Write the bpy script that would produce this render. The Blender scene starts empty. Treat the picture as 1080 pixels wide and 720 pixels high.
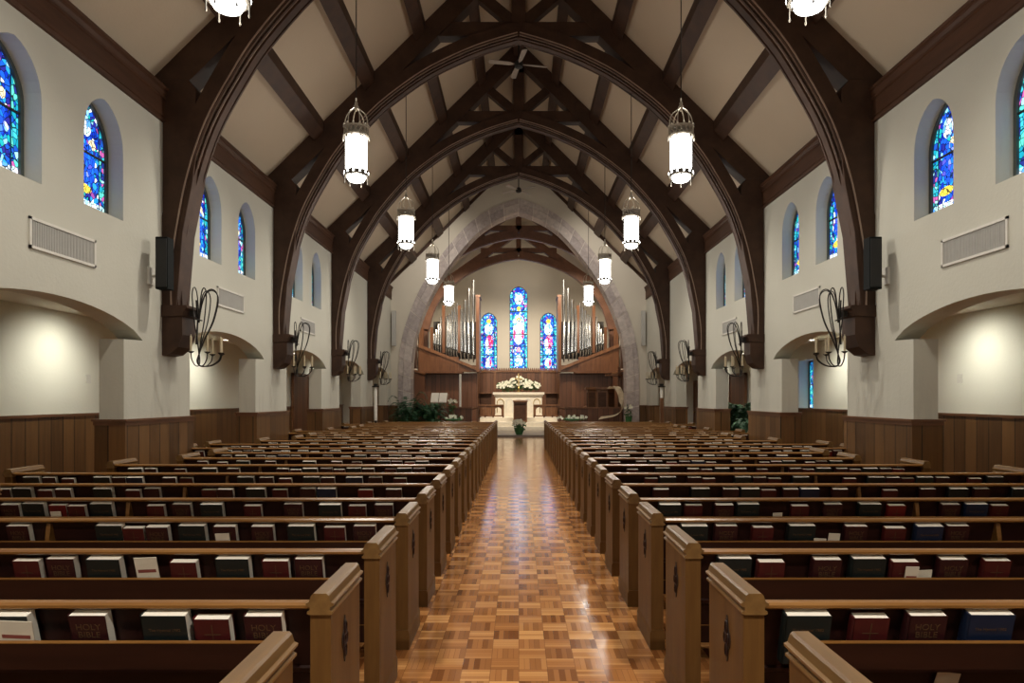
import bpy, math, random
from mathutils import Vector, Matrix
random.seed(7)
S = bpy.context.scene
C = S.collection
PI = math.pi
H0 = 1.6                      # eye height

# ------------------------------------------------------------------ materials
def new_mat(name):
    m = bpy.data.materials.new(name); m.use_nodes = True
    nt = m.node_tree; nt.nodes.clear()
    out = nt.nodes.new('ShaderNodeOutputMaterial')
    return m, nt, out
def N(nt, t, **kw):
    n = nt.nodes.new(t)
    for k, v in kw.items(): setattr(n, k, v)
    return n
def math_n(nt, op, a, b=None, c=None):
    n = nt.nodes.new('ShaderNodeMath'); n.operation = op
    for i, v in enumerate((a, b, c)):
        if v is None: continue
        if isinstance(v, (int, float)): n.inputs[i].default_value = v
        else: nt.links.new(v, n.inputs[i])
    return n.outputs[0]
def mixc(nt, f, a, b, mode='MIX'):
    n = nt.nodes.new('ShaderNodeMix'); n.data_type = 'RGBA'; n.blend_type = mode
    if isinstance(f, (int, float)): n.inputs[0].default_value = f
    else: nt.links.new(f, n.inputs[0])
    for i, v in ((6, a), (7, b)):
        if isinstance(v, tuple): n.inputs[i].default_value = (*v[:3], 1)
        else: nt.links.new(v, n.inputs[i])
    return n.outputs[2]
def ramp(nt, fac, stops, interp='LINEAR'):
    n = nt.nodes.new('ShaderNodeValToRGB'); cr = n.color_ramp; cr.interpolation = interp
    while len(cr.elements) < len(stops): cr.elements.new(0.5)
    for e, (p, c) in zip(cr.elements, stops):
        e.position = p; e.color = (*c[:3], 1)
    nt.links.new(fac, n.inputs[0]); return n.outputs[0]
def objco(nt): return nt.nodes.new('ShaderNodeTexCoord').outputs['Object']
def mapped(nt, scale):
    m = nt.nodes.new('ShaderNodeMapping'); m.inputs['Scale'].default_value = scale
    nt.links.new(objco(nt), m.inputs[0]); return m.outputs[0]
def noise(nt, vec, scale, detail=3, rough=.55):
    n = nt.nodes.new('ShaderNodeTexNoise'); n.inputs['Scale'].default_value = scale
    n.inputs['Detail'].default_value = detail; n.inputs['Roughness'].default_value = rough
    nt.links.new(vec, n.inputs['Vector']); return n.outputs['Fac']
def bsdf(nt, out, col, rough=.5, metal=0, coat=0, spec=.5):
    b = nt.nodes.new('ShaderNodeBsdfPrincipled')
    if isinstance(col, tuple): b.inputs['Base Color'].default_value = (*col[:3], 1)
    else: nt.links.new(col, b.inputs['Base Color'])
    if isinstance(rough, (int, float)): b.inputs['Roughness'].default_value = rough
    else: nt.links.new(rough, b.inputs['Roughness'])
    b.inputs['Metallic'].default_value = metal
    b.inputs['Coat Weight'].default_value = coat
    b.inputs['Specular IOR Level'].default_value = spec
    nt.links.new(b.outputs[0], out.inputs[0]); return b
def bump(nt, b, h, dist=.01, strength=.3):
    n = nt.nodes.new('ShaderNodeBump'); n.inputs['Distance'].default_value = dist
    n.inputs['Strength'].default_value = strength
    nt.links.new(h, n.inputs['Height']); nt.links.new(n.outputs[0], b.inputs['Normal'])
def plain(name, col, rough=.5, metal=0, var=.12, coat=0, spec=.5):
    m, nt, out = new_mat(name)
    f = noise(nt, objco(nt), 9, 3)
    c = ramp(nt, f, [(.3, tuple(v*(1-var) for v in col)), (.7, tuple(min(1, v*(1+var)) for v in col))])
    bsdf(nt, out, c, rough, metal, coat, spec); return m
def wood(name, c1, c2, grain=(2, 2, 30), rough=.35, coat=0., spec=.5):
    """grain: mapping scale, small along the grain direction"""
    m, nt, out = new_mat(name)
    f = noise(nt, mapped(nt, grain), 1.0, 5, .6)
    c = ramp(nt, f, [(.3, c1), (.7, c2)])
    b = bsdf(nt, out, c, rough, 0, coat, spec); bump(nt, b, f, .004, .15); return m
def planks(name, c1, c2, w=.2, rough=.4):
    m, nt, out = new_mat(name)
    sp = N(nt, 'ShaderNodeSeparateXYZ'); nt.links.new(objco(nt), sp.inputs[0])
    u = math_n(nt, 'DIVIDE', math_n(nt, 'ADD', sp.outputs[0], sp.outputs[1]), w)
    cell = math_n(nt, 'FLOOR', u); fr = math_n(nt, 'FRACT', u)
    wn = N(nt, 'ShaderNodeTexWhiteNoise', noise_dimensions='1D'); nt.links.new(cell, wn.inputs['W'])
    g = noise(nt, mapped(nt, (18, 18, 1.2)), 1.0, 5, .6)
    f = math_n(nt, 'ADD', math_n(nt, 'MULTIPLY', g, .6), math_n(nt, 'MULTIPLY', wn.outputs['Value'], .45))
    c = ramp(nt, f, [(.2, c1), (.85, c2)])
    ed = math_n(nt, 'LESS_THAN', fr, .06)
    c = mixc(nt, ed, c, tuple(v*.25 for v in c1))
    bsdf(nt, out, c, rough); return m
def plaster(name, col, stain=0.):
    m, nt, out = new_mat(name)
    f = noise(nt, objco(nt), .7, 4)
    c = ramp(nt, f, [(.3, tuple(v*.94 for v in col)), (.7, col)])
    if stain:
        g = noise(nt, mapped(nt, (7, 7, .8)), 1.0, 3)
        sp = N(nt, 'ShaderNodeSeparateXYZ'); nt.links.new(objco(nt), sp.inputs[0])
        low = ramp(nt, math_n(nt, 'DIVIDE', sp.outputs[2], 6.), [(.21, (1, 1, 1)), (.36, (0, 0, 0))])
        k = ramp(nt, g, [(.5, (0, 0, 0)), (.72, (1, 1, 1))])
        mm = math_n(nt, 'MULTIPLY', math_n(nt, 'MULTIPLY', low, k), stain)
        c = mixc(nt, mm, c, tuple(v*.72 for v in col))
    b = bsdf(nt, out, c, .75, spec=.25)
    bump(nt, b, noise(nt, objco(nt), 22, 3), .01, .25); return m
def emis(name, col, strength):
    m, nt, out = new_mat(name)
    e = nt.nodes.new('ShaderNodeEmission'); e.inputs[0].default_value = (*col, 1); e.inputs[1].default_value = strength
    f = noise(nt, objco(nt), 6, 2)
    c = ramp(nt, f, [(.2, tuple(v*.93 for v in col)), (.8, col)]); nt.links.new(c, e.inputs[0])
    nt.links.new(e.outputs[0], out.inputs[0]); return m

def parquet():
    m, nt, out = new_mat('parquet')
    sp = N(nt, 'ShaderNodeSeparateXYZ'); nt.links.new(objco(nt), sp.inputs[0])
    T = .168
    u = math_n(nt, 'DIVIDE', sp.outputs[0], T); v = math_n(nt, 'DIVIDE', sp.outputs[1], T)
    fu, fv = math_n(nt, 'FLOOR', u), math_n(nt, 'FLOOR', v)
    par = math_n(nt, 'MODULO', math_n(nt, 'ADD', math_n(nt, 'ADD', fu, fv), 400), 2)
    par = math_n(nt, 'ROUND', par)
    ru, rv = math_n(nt, 'FRACT', u), math_n(nt, 'FRACT', v)
    a = math_n(nt, 'MULTIPLY', ru, 5); b_ = math_n(nt, 'MULTIPLY', rv, 5)
    mx = N(nt, 'ShaderNodeMix'); nt.links.new(par, mx.inputs[0]); nt.links.new(a, mx.inputs[2]); nt.links.new(b_, mx.inputs[3])
    s = mx.outputs[0]
    cell = math_n(nt, 'FLOOR', s); fr = math_n(nt, 'FRACT', s)
    cb = N(nt, 'ShaderNodeCombineXYZ'); nt.links.new(fu, cb.inputs[0]); nt.links.new(fv, cb.inputs[1]); nt.links.new(cell, cb.inputs[2])
    wn = N(nt, 'ShaderNodeTexWhiteNoise', noise_dimensions='3D'); nt.links.new(cb.outputs[0], wn.inputs['Vector'])
    cb2 = N(nt, 'ShaderNodeCombineXYZ'); nt.links.new(fu, cb2.inputs[0]); nt.links.new(fv, cb2.inputs[1])
    wt = N(nt, 'ShaderNodeTexWhiteNoise', noise_dimensions='3D'); nt.links.new(cb2.outputs[0], wt.inputs['Vector'])
    f = math_n(nt, 'ADD', math_n(nt, 'MULTIPLY', wn.outputs['Value'], .42),
               math_n(nt, 'ADD', math_n(nt, 'MULTIPLY', par, .30), math_n(nt, 'MULTIPLY', wt.outputs['Value'], .28)))
    c = ramp(nt, f, [(.05, (.16, .055, .015)), (.5, (.35, .145, .045)), (.95, (.58, .295, .105))])
    gr = math_n(nt, 'LESS_THAN', fr, .07)
    tu = math_n(nt, 'LESS_THAN', math_n(nt, 'MINIMUM', ru, rv), .02)
    c = mixc(nt, math_n(nt, 'MULTIPLY', math_n(nt, 'MAXIMUM', gr, tu), .6), c, (.10, .035, .012))
    rg = ramp(nt, noise(nt, objco(nt), 3.5, 4), [(.3, (.10, .10, .10)), (.7, (.20, .20, .20))])
    b = bsdf(nt, out, c, rg, spec=.5)
    w = noise(nt, objco(nt), 7, 3)
    bump(nt, b, math_n(nt, 'ADD', w, math_n(nt, 'MULTIPLY', wn.outputs['Value'], .12)), .006, .25)
    return m

def stained(name, W, Hh, strength, kind):
    """W half width, Hh height of the glass; local x across, local z up."""
    m, nt, out = new_mat(name)
    co = objco(nt)
    sp = N(nt, 'ShaderNodeSeparateXYZ'); nt.links.new(co, sp.inputs[0])
    U = math_n(nt, 'DIVIDE', sp.outputs[0], W)
    V = math_n(nt, 'DIVIDE', sp.outputs[2], Hh)
    aU = math_n(nt, 'ABSOLUTE', U)
    def vor(scale, feat):
        n = N(nt, 'ShaderNodeTexVoronoi', feature=feat, voronoi_dimensions='3D')
        mp = N(nt, 'ShaderNodeMapping'); mp.inputs['Scale'].default_value = (1, 0, .8)
        oi = N(nt, 'ShaderNodeObjectInfo')
        ad = N(nt, 'ShaderNodeVectorMath', operation='ADD')
        cb = N(nt, 'ShaderNodeCombineXYZ'); nt.links.new(math_n(nt, 'MULTIPLY', oi.outputs['Random'], 9), cb.inputs[2])
        nt.links.new(co, mp.inputs[0]); nt.links.new(mp.outputs[0], ad.inputs[0]); nt.links.new(cb.outputs[0], ad.inputs[1])
        nt.links.new(ad.outputs[0], n.inputs['Vector']); n.inputs['Scale'].default_value = scale
        return n
    sc = 19 if kind == 'side' else 13
    v1 = vor(sc, 'F1'); e1 = vor(sc, 'DISTANCE_TO_EDGE')
    s1 = N(nt, 'ShaderNodeSeparateColor'); nt.links.new(v1.outputs['Color'], s1.inputs[0])
    r1, r2 = s1.outputs[0], s1.outputs[1]
    blues = ramp(nt, r1, [(0, (.004, .03, .42)), (.22, (.01, .10, .75)), (.42, (.02, .02, .25)), (.55, (.02, .30, .75)),
                          (.70, (.01, .40, .42)), (.80, (.25, .60, .95)), (.88, (.30, .06, .30)), (.94, (.85, .9, 1.))], 'CONSTANT')
    teals = ramp(nt, r1, [(0, (.01, .30, .42)), (.25, (.05, .50, .60)), (.45, (.01, .08, .45)), (.62, (.10, .62, .50)),
                          (.75, (.02, .03, .20)), (.86, (.35, .75, .90)), (.94, (.5, .1, .35))], 'CONSTANT')
    whites = ramp(nt, r1, [(0, (.75, .9, 1.)), (.35, (.35, .70, .95)), (.5, (.9, .95, .85)), (.65, (.10, .35, .9)),
                           (.8, (.85, .75, .9)), (.9, (.5, .85, .8))], 'CONSTANT')
    reds = ramp(nt, r2, [(0, (.75, .02, .10)), (.4, (.5, .05, .45)), (.7, (.9, .35, .45))], 'CONSTANT')
    def ell(cu, cv, ru, rv):
        a = math_n(nt, 'DIVIDE', math_n(nt, 'SUBTRACT', U, cu), ru)
        b = math_n(nt, 'DIVIDE', math_n(nt, 'SUBTRACT', V, cv), rv)
        d = math_n(nt, 'ADD', math_n(nt, 'MULTIPLY', a, a), math_n(nt, 'MULTIPLY', b, b))
        return math_n(nt, 'LESS_THAN', d, 1.)
    border = math_n(nt, 'GREATER_THAN', aU, .68)
    c = mixc(nt, border, blues, teals)
    yel = (.95, .70, .08)
    if kind == 'side':
        c = mixc(nt, ell(-.1, .78, .30, .10), c, whites)
        c = mixc(nt, ell(.25, .62, .22, .05), c, (.9, .75, .45))
        c = mixc(nt, ell(0, .42, .45, .20), c, mixc(nt, .75, blues, (.01, .10, .85)))
        c = mixc(nt, ell(-.2, .17, .42, .045), c, yel)
        c = mixc(nt, math_n(nt, 'LESS_THAN', V, .06), c, whites)
        bars = [.52]
    elif kind == 'center':
        c = mixc(nt, ell(0, .86, .48, .075), c, whites)
        c = mixc(nt, ell(0, .735, .22, .03), c, yel)
        c = mixc(nt, ell(0, .48, .72, .19), c, whites)
        c = mixc(nt, ell(-.48, .42, .15, .06), c, reds)
        c = mixc(nt, ell(.48, .42, .15, .06), c, reds)
        c = mixc(nt, ell(0, .60, .25, .025), c, yel)
        c = mixc(nt, ell(0, .45, .26, .16), c, (.75, .95, .92))
        c = mixc(nt, ell(0, .23, .22, .03), c, (.95, .35, .35))
        c = mixc(nt, ell(0, .09, .5, .07), c, whites)
        bars = [.27, .70, .13, .42]
    else:
        c = mixc(nt, ell(0, .87, .3, .035), c, yel)
        c = mixc(nt, ell(0, .73, .52, .10), c, whites)
        c = mixc(nt, ell(.1, .52, .45, .12), c, reds)
        c = mixc(nt, ell(-.25, .47, .22, .09), c, whites)
        c = mixc(nt, ell(0, .34, .42, .05), c, whites)
        c = mixc(nt, ell(0, .15, .42, .09), c, whites)
        c = mixc(nt, ell(.2, .15, .15, .06), c, reds)
        bars = [.62, .28, .43]
    th = .06 if kind == 'side' else .045
    lead = math_n(nt, 'LESS_THAN', e1.outputs['Distance'], th)
    bl = math_n(nt, 'LESS_THAN', math_n(nt, 'ABSOLUTE', math_n(nt, 'SUBTRACT', aU, .68)), .035)
    lead = math_n(nt, 'MAXIMUM', lead, bl)
    for bv in bars:
        lead = math_n(nt, 'MAXIMUM', lead, math_n(nt, 'LESS_THAN', math_n(nt, 'ABSOLUTE', math_n(nt, 'SUBTRACT', V, bv)), .006))
    c = mixc(nt, math_n(nt, 'MULTIPLY', lead, .93), c, (.002, .004, .01))
    e = N(nt, 'ShaderNodeEmission'); nt.links.new(c, e.inputs[0]); e.inputs[1].default_value = strength
    g = N(nt, 'ShaderNodeBsdfGlossy'); g.inputs['Roughness'].default_value = .5; g.inputs[0].default_value = (.015, .015, .015, 1)
    ad = N(nt, 'ShaderNodeAddShader'); nt.links.new(e.outputs[0], ad.inputs[0]); nt.links.new(g.outputs[0], ad.inputs[1])
    nt.links.new(ad.outputs[0], out.inputs[0]); return m

M = {}
M['truss'] = wood('truss_wood', (.034, .016, .009), (.066, .032, .018), (3, 3, 3), .6, spec=.3)
M['truss_hi'] = wood('molding_sheen_wood', (.26, .18, .14), (.36, .26, .20), (3, 3, 3), .55)  # pale tan paints the creamy reflection along the rib mouldings
M['cornice'] = wood('cornice_wood', (.050, .021, .010), (.085, .037, .018), (4, 1, 8), .6, spec=.3)
M['chtruss'] = wood('chancel_truss_lit_wood', (.085, .036, .019), (.15, .068, .038), (3, 3, 3), .5)  # truss wood lightened and warmed, chancel lighting put into the colour
M['pew_end'] = wood('pew_end_wood', (.078, .034, .009), (.142, .070, .019), (14, 14, 1.2), .48, spec=.22)
M['pew_back'] = wood('pew_back_shaded_wood', (.015, .004, .003), (.030, .009, .006), (1.2, 14, 14), .45, spec=.3)  # shade of backs turned from the light is put into this colour
M['pew_rail'] = wood('pew_rail_wood', (.15, .062, .014), (.25, .12, .033), (1.2, 20, 20), .28)
M['pew_cap'] = wood('pew_cap_wood', (.11, .056, .017), (.20, .11, .036), (14, 1.2, 14), .35)
M['rack'] = wood('rack_wood', (.018, .005, .0035), (.034, .010, .006), (1.2, 14, 14), .38)
M['carve'] = plain('carved_shadow_wood', (.018, .009, .006), .6)
M['wainscot'] = planks('wainscot_planks', (.064, .028, .008), (.185, .090, .030), .27)
M['wcap'] = wood('wainscot_cap', (.10, .042, .018), (.17, .075, .035), (2, 2, 14), .35)
M['organ'] = wood('organ_oak', (.085, .032, .013), (.17, .072, .030), (9, 9, 1.2), .35)
M['chpanel'] = planks('chancel_panelling', (.075, .030, .015), (.17, .074, .037), .22)
M['oak'] = wood('chancel_oak', (.11, .046, .020), (.22, .10, .045), (9, 9, 1.2), .35)
M['doorw'] = planks('door_boards', (.10, .04, .016), (.18, .075, .03), .25)
M['wall'] = plaster('nave_plaster', (.555, .545, .47), .5)
M['awall'] = plaster('aisle_plaster', (.72, .71, .62))
M['ceil'] = plaster('ceiling_plaster', (.50, .415, .31))
M['endw'] = plaster('end_plaster', (.58, .53, .44))
M['stone'] = plain('arch_stone', (.42, .36, .335), .8, var=.18)
M['stone2'] = plain('arch_stone_dark', (.35, .30, .285), .8, var=.18)
M['stone3'] = plain('arch_stone_light', (.48, .42, .385), .8, var=.15)
M['mortar'] = plain('mortar', (.62, .56, .50), .9)
M['parquet'] = parquet()
M['chfloor'] = plain('chancel_stone_floor', (.20, .165, .14), .35, var=.15)
M['marble'] = plain('white_marble', (.74, .68, .56), .35, var=.06)
M['iron'] = plain('black_iron', (.02, .017, .015), .45, .4)
M['lmetal'] = plain('lantern_metal', (.09, .08, .065), .45, .5)
M['crown'] = plain('lantern_crown_lit_metal', (.42, .38, .31), .4, .3)  # lantern metal lightened, its lit look put into the colour
M['lglass'] = emis('lantern_glass', (1., .985, .93), 7)
M['candle'] = plain('candle_sleeve', (.50, .42, .28), .5)
M['speaker'] = plain('speaker_black', (.002, .003, .003), .7, spec=.15)
M['vent'] = plain('vent_grey', (.40, .39, .36), .5, var=.04)
M['ventf'] = plain('vent_frame', (.62, .60, .54), .5, var=.04)
M['ventd'] = plain('vent_dark', (.20, .20, .19), .6)
M['pipe'] = plain('organ_pipe_tin', (.55, .56, .56), .22, 1.0, var=.05)
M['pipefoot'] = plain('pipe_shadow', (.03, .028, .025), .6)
M['pages'] = plain('book_pages', (.90, .86, .76), .7, var=.03)
M['hymnal'] = plain('hymnal_cover', (.006, .010, .010), .45)
M['hymnal_blue'] = plain('hymnal_blue_cover', (.006, .013, .038), .45)
M['bible'] = plain('bible_cover', (.028, .004, .005), .45)
M['prayer'] = plain('prayer_book_cover', (.060, .006, .006), .45)
M['prayer_bright'] = plain('prayer_book_red_cover', (.13, .008, .007), .45)
M['gold'] = plain('gold_print', (.10, .055, .025), .5, .3)
M['brass'] = plain('brass', (.75, .55, .22), .25, 1.)
M['paper'] = plain('paper', (.62, .56, .46), .7, var=.05)
M['print'] = plain('paper_print', (.20, .05, .04), .7)
M['leaf'] = plain('leaf_green', (.035, .11, .030), .5, var=.5)
M['leafd'] = plain('fern_green', (.025, .085, .035), .5, var=.5)
M['petal'] = plain('white_petals', (.82, .82, .68), .6, var=.06)
M['pot'] = plain('green_pot_wrap', (.03, .12, .04), .35, var=.3)
M['cloth'] = plain('cream_gold_cloth', (.68, .56, .38), .7, var=.15)
M['white'] = plain('white_paint', (.90, .88, .80), .4, var=.03)
M['black'] = plain('black_matte', (.01, .01, .01), .6)
M['fan'] = plain('fan_blade', (.30, .26, .22), .5)
M['g_side'] = stained('stained_glass_clerestory', .33, 1.27, 1.25, 'side')
M['g_center'] = stained('stained_glass_center', .47, 4.45, 1.6, 'center')
M['g_flank'] = stained('stained_glass_flanking', .44, 3.2, 1.4, 'flank')
M['winframe'] = plain('window_frame_lead', (.055, .065, .06), .5)

# ------------------------------------------------------------------ mesh builder
class MB:
    def __init__(s): s.v = []; s.f = []; s.m = []; s.mats = []
    def mi(s, mat):
        if mat not in s.mats: s.mats.append(mat)
        return s.mats.index(mat)
    def add(s, vs, fs, mat, X=None):
        o = len(s.v); k = s.mi(mat)
        for p in vs:
            p = Vector(p)
            if X is not None: p = X @ p
            s.v.append(tuple(p))
        for f in fs: s.f.append(tuple(i+o for i in f)); s.m.append(k)
    def box(s, x0, x1, y0, y1, z0, z1, mat, X=None):
        if x0 > x1: x0, x1 = x1, x0
        if y0 > y1: y0, y1 = y1, y0
        vs = [(x, y, z) for z in (z0, z1) for y in (y0, y1) for x in (x0, x1)]
        s.add(vs, [(0, 2, 3, 1), (4, 5, 7, 6), (0, 1, 5, 4), (2, 6, 7, 3), (0, 4, 6, 2), (1, 3, 7, 5)], mat, X)
    def prism(s, poly, a, b, mat, ax='y', X=None):
        """poly 2D points extruded between a and b on axis ax. y: poly=(x,z); x: poly=(y,z); z: poly=(x,y)"""
        n = len(poly)
        def P(p, t):
            return {'y': (p[0], t, p[1]), 'x': (t, p[0], p[1]), 'z': (p[0], p[1], t)}[ax]
        vs = [P(p, a) for p in poly]+[P(p, b) for p in poly]
        fs = [(i, (i+1) % n, (i+1) % n+n, i+n) for i in range(n)]+[tuple(range(n))[::-1], tuple(range(n, 2*n))]
        s.add(vs, fs, mat, X)
    def strip(s, inner, outer, a, b, mat, closed=False):
        """band between polylines inner/outer in (x,z), thick from y=a to b"""
        n = len(inner); vs = []
        for i in range(n):
            vs += [(inner[i][0], a, inner[i][1]), (outer[i][0], a, outer[i][1]), (outer[i][0], b, outer[i][1]), (inner[i][0], b, inner[i][1])]
        fs = []
        for i in range(n-1 if not closed else n):
            j = (i+1) % n
            for k in range(4): fs.append((i*4+k, i*4+(k+1) % 4, j*4+(k+1) % 4, j*4+k))
        if not closed: fs += [(0, 3, 2, 1), ((n-1)*4, (n-1)*4+1, (n-1)*4+2, (n-1)*4+3)]
        s.add(vs, fs, mat)
    def tube(s, path, r, mat, n=8, X=None, cap=True):
        P = [Vector(p) for p in path]; m_ = len(P)
        rs = r if isinstance(r, (list, tuple)) else [r]*m_
        vs = []; up = None
        for i, p in enumerate(P):
            t = (P[min(i+1, m_-1)]-P[max(i-1, 0)]).normalized()
            if up is None:
                up = t.cross(Vector((.3, .2, .93)))
                if up.length < .1: up = t.cross(Vector((1, 0, 0)))
            up = (up-t*up.dot(t)).normalized(); w = t.cross(up)
            for k in range(n):
                a = 2*PI*k/n; vs.append(p+(up*math.cos(a)+w*math.sin(a))*rs[i])
        fs = [(i*n+k, i*n+(k+1) % n, (i+1)*n+(k+1) % n, (i+1)*n+k) for i in range(m_-1) for k in range(n)]
        if cap: fs += [tuple(range(n))[::-1], tuple(range((m_-1)*n, m_*n))]
        s.add(vs, fs, mat, X)
    def lathe(s, prof, mat, n=16, c=(0, 0, 0), X=None):
        vs = []; m_ = len(prof)
        for r, z in prof:
            for k in range(n):
                a = 2*PI*k/n; vs.append((c[0]+max(r, 1e-4)*math.cos(a), c[1]+max(r, 1e-4)*math.sin(a), c[2]+z))
        fs = [(i*n+k, i*n+(k+1) % n, (i+1)*n+(k+1) % n, (i+1)*n+k) for i in range(m_-1) for k in range(n)]
        fs += [tuple(range(n))[::-1], tuple(range((m_-1)*n, m_*n))]
        s.add(vs, fs, mat, X)
    def mesh(s, name, smooth=False):
        me = bpy.data.meshes.new(name); me.from_pydata(s.v, [], s.f)
        for m_ in s.mats: me.materials.append(m_)
        me.polygons.foreach_set('material_index', s.m)
        if smooth: me.polygons.foreach_set('use_smooth', [True]*len(me.polygons))
        me.validate(); me.update()
        import bmesh
        b = bmesh.new(); b.from_mesh(me); bmesh.ops.recalc_face_normals(b, faces=b.faces); b.to_mesh(me); b.free()
        return me
    def build(s, name, parent=None, smooth=False, bevel=0):
        o = bpy.data.objects.new(name, s.mesh(name, smooth)); C.objects.link(o)
        if parent: o.parent = parent
        if bevel:
            md = o.modifiers.new('bevel', 'BEVEL'); md.width = bevel; md.segments = 2; md.limit_method = 'ANGLE'
        return o

def tag(o, label=None, cat=None, group=None, kind=None):
    if label: o['label'] = label
    if cat: o['category'] = cat
    if group: o['group'] = group
    if kind: o['kind'] = kind
    return o
def thing(name, label, cat, loc=(0, 0, 0), rz=0, group=None):
    o = bpy.data.objects.new(name, None); o.empty_display_size = .1; C.objects.link(o)
    o.location = loc; o.rotation_euler = (0, 0, rz); return tag(o, label, cat, group)
def inst(name, me, parent=None):
    o = bpy.data.objects.new(name, me); C.objects.link(o)
    if parent: o.parent = parent
    return o
def kids(o): return [c for c in bpy.data.objects if c.parent == o]
CH = {}
def dup(root, loc, label, group=None, mirror=False):
    """copy a thing with its parts and sub-parts"""
    r = root.copy(); C.objects.link(r); r.location = loc; r['label'] = label
    if group: r['group'] = group
    for ch in root.children:
        c = ch.copy(); C.objects.link(c); c.parent = r
        for g in ch.children:
            d = g.copy(); C.objects.link(d); d.parent = c
    return r

def poly_holes(outline, holes, x0, x1, mat, name):
    """flat wall in the (y,z) plane with holes, thick in x from x0 to x1"""
    cu = bpy.data.curves.new(name, 'CURVE'); cu.dimensions = '2D'; cu.fill_mode = 'BOTH'; cu.extrude = abs(x1-x0)/2
    for pts in [outline]+holes:
        sp = cu.splines.new('POLY'); sp.points.add(len(pts)-1)
        for i, p in enumerate(pts): sp.points[i].co = (p[0], p[1], 0, 1)
        sp.use_cyclic_u = True
    o = bpy.data.objects.new(name, cu); C.objects.link(o)
    dg = bpy.context.evaluated_depsgraph_get()
    me = bpy.data.meshes.new_from_object(o.evaluated_get(dg))
    bpy.data.objects.remove(o); bpy.data.curves.remove(cu)
    xm = (x0+x1)/2
    for v in me.vertices:
        a, b, c = v.co; v.co = (xm+c, a, b)
    me.materials.clear(); me.materials.append(mat); me.name = name
    me.polygons.foreach_set('use_smooth', [False]*len(me.polygons))
    import bmesh
    bm = bmesh.new(); bm.from_mesh(me); bmesh.ops.remove_doubles(bm, verts=bm.verts, dist=1e-5)
    bmesh.ops.recalc_face_normals(bm, faces=bm.faces); bm.to_mesh(me); bm.free()
    ob = bpy.data.objects.new(name, me); C.objects.link(ob); return ob

def text_mesh(body, size, name):
    cu = bpy.data.curves.new(name, 'FONT'); cu.body = body; cu.size = size; cu.align_x = 'CENTER'; cu.align_y = 'CENTER'
    cu.extrude = .0004; cu.space_line = .9
    o = bpy.data.objects.new(name, cu); C.objects.link(o)
    me = bpy.data.meshes.new_from_object(o.evaluated_get(bpy.context.evaluated_depsgraph_get()))
    bpy.data.objects.remove(o); bpy.data.curves.remove(cu)
    me.materials.clear(); me.materials.append(M['gold']); me.name = name; return me

def catmull(pts, n=6):
    P = [pts[0]]+list(pts)+[pts[-1]]; out = []
    for i in range(1, len(P)-2):
        p0, p1, p2, p3 = [Vector((*p, 0)) if len(p) == 2 else Vector(p) for p in P[i-1:i+3]]
        for k in range(n):
            t = k/n
            q = .5*((2*p1)+(p2-p0)*t+(2*p0-5*p1+4*p2-p3)*t*t+(3*p1-p0-3*p2+p3)*t**3)
            out.append(tuple(q)[:len(pts[0])])
    out.append(tuple(pts[-1])); return out
def offset(poly, d):
    """offset polyline to its left normal"""
    out = []
    for i in range(len(poly)):
        a = Vector(poly[max(i-1, 0)]); b = Vector(poly[min(i+1, len(poly)-1)])
        t = (b-a).normalized(); nn = Vector((-t.y, t.x)); dd = d[i] if isinstance(d, list) else d
        out.append((poly[i][0]+nn.x*dd, poly[i][1]+nn.y*dd))
    return out

# ------------------------------------------------------------------ main dimensions
XW = 5.13           # nave wall face
P = 4.44            # bay
TY = [5.58+P*i for i in range(5)]     # truss centres
YE = 27.4           # end wall face
ROOF_M = .984
def zr(x): return H0+9.82-abs(x)*ROOF_M      # ceiling height

# ------------------------------------------------------------------ setting: floors
mb = MB(); mb.box(-7.5, 7.5, -3, 28.3, -.1, 0, M['parquet']); tag(mb.build('floor'), kind='structure')
mb = MB(); mb.box(-4.9, 4.9, 28.3, 38, -.1, .08, M['chfloor']); tag(mb.build('floor_chancel'), kind='structure')
mb = MB()
mb.box(-1.9, 1.9, 32.3, 38, .08, .26, M['marble']); mb.box(-1.9, 1.9, 32.62, 38, .26, .46, M['marble'])
mb.box(-1.9, 1.9, 33.5, 38, .46, .66, M['marble'])
tag(mb.build('trim_1', bevel=.01), kind='structure')
mb = MB()
for s in (-1, 1): mb.box(s*1.9, s*4.9, 32.3, 38, .08, .5, M['oak'])
tag(mb.build('trim_2'), kind='structure')

# ------------------------------------------------------------------ nave walls
def arch_pts(c, hw, z0, zs, zt, n=14):
    """pointed/rounded head opening outline in (y,z), counterclockwise start bottom-left"""
    pts = [(c-hw, z0), (c+hw, z0)]
    for i in range(n+1):
        a = i/n*PI
        x = math.cos(a); y = math.sin(a)**.9
        pts.append((c+hw*x, zs+(zt-zs)*y*(1-.10*(abs(x)))+(0)))
    return pts
BAYC = [7.54+P*i for i in range(-2, 5)]     # arcade opening centres
WC = [7.70+P*i for i in range(-2, 3)]       # clerestory bay centres
wins = []
for c in WC:
    for d in (-.755, .755): wins.append(c+d)
def nave_outline():
    pts = [(-3, 0)]
    for c in BAYC:
        jl, jr, al, ar = c-1.33, c+1.33, c-1.76, c+1.78
        if al < -2.9: continue
        pts += [(jl, 0), (jl, H0+.77), (al, H0+.79)]
        for i in range(1, 16):
            t = i/16; y = al+(ar-al)*t
            pts.append((y, H0+.79+.36*(1-(2*t-1)**2)**.75))
        pts += [(ar, H0+.79), (jr, H0+.77), (jr, 0)]
    pts += [(YE, 0), (YE, H0+4.44), (-3, H0+4.44)]
    return pts
WZ0, WZS, WZT = H0+2.3, H0+3.15, H0+3.70
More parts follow.
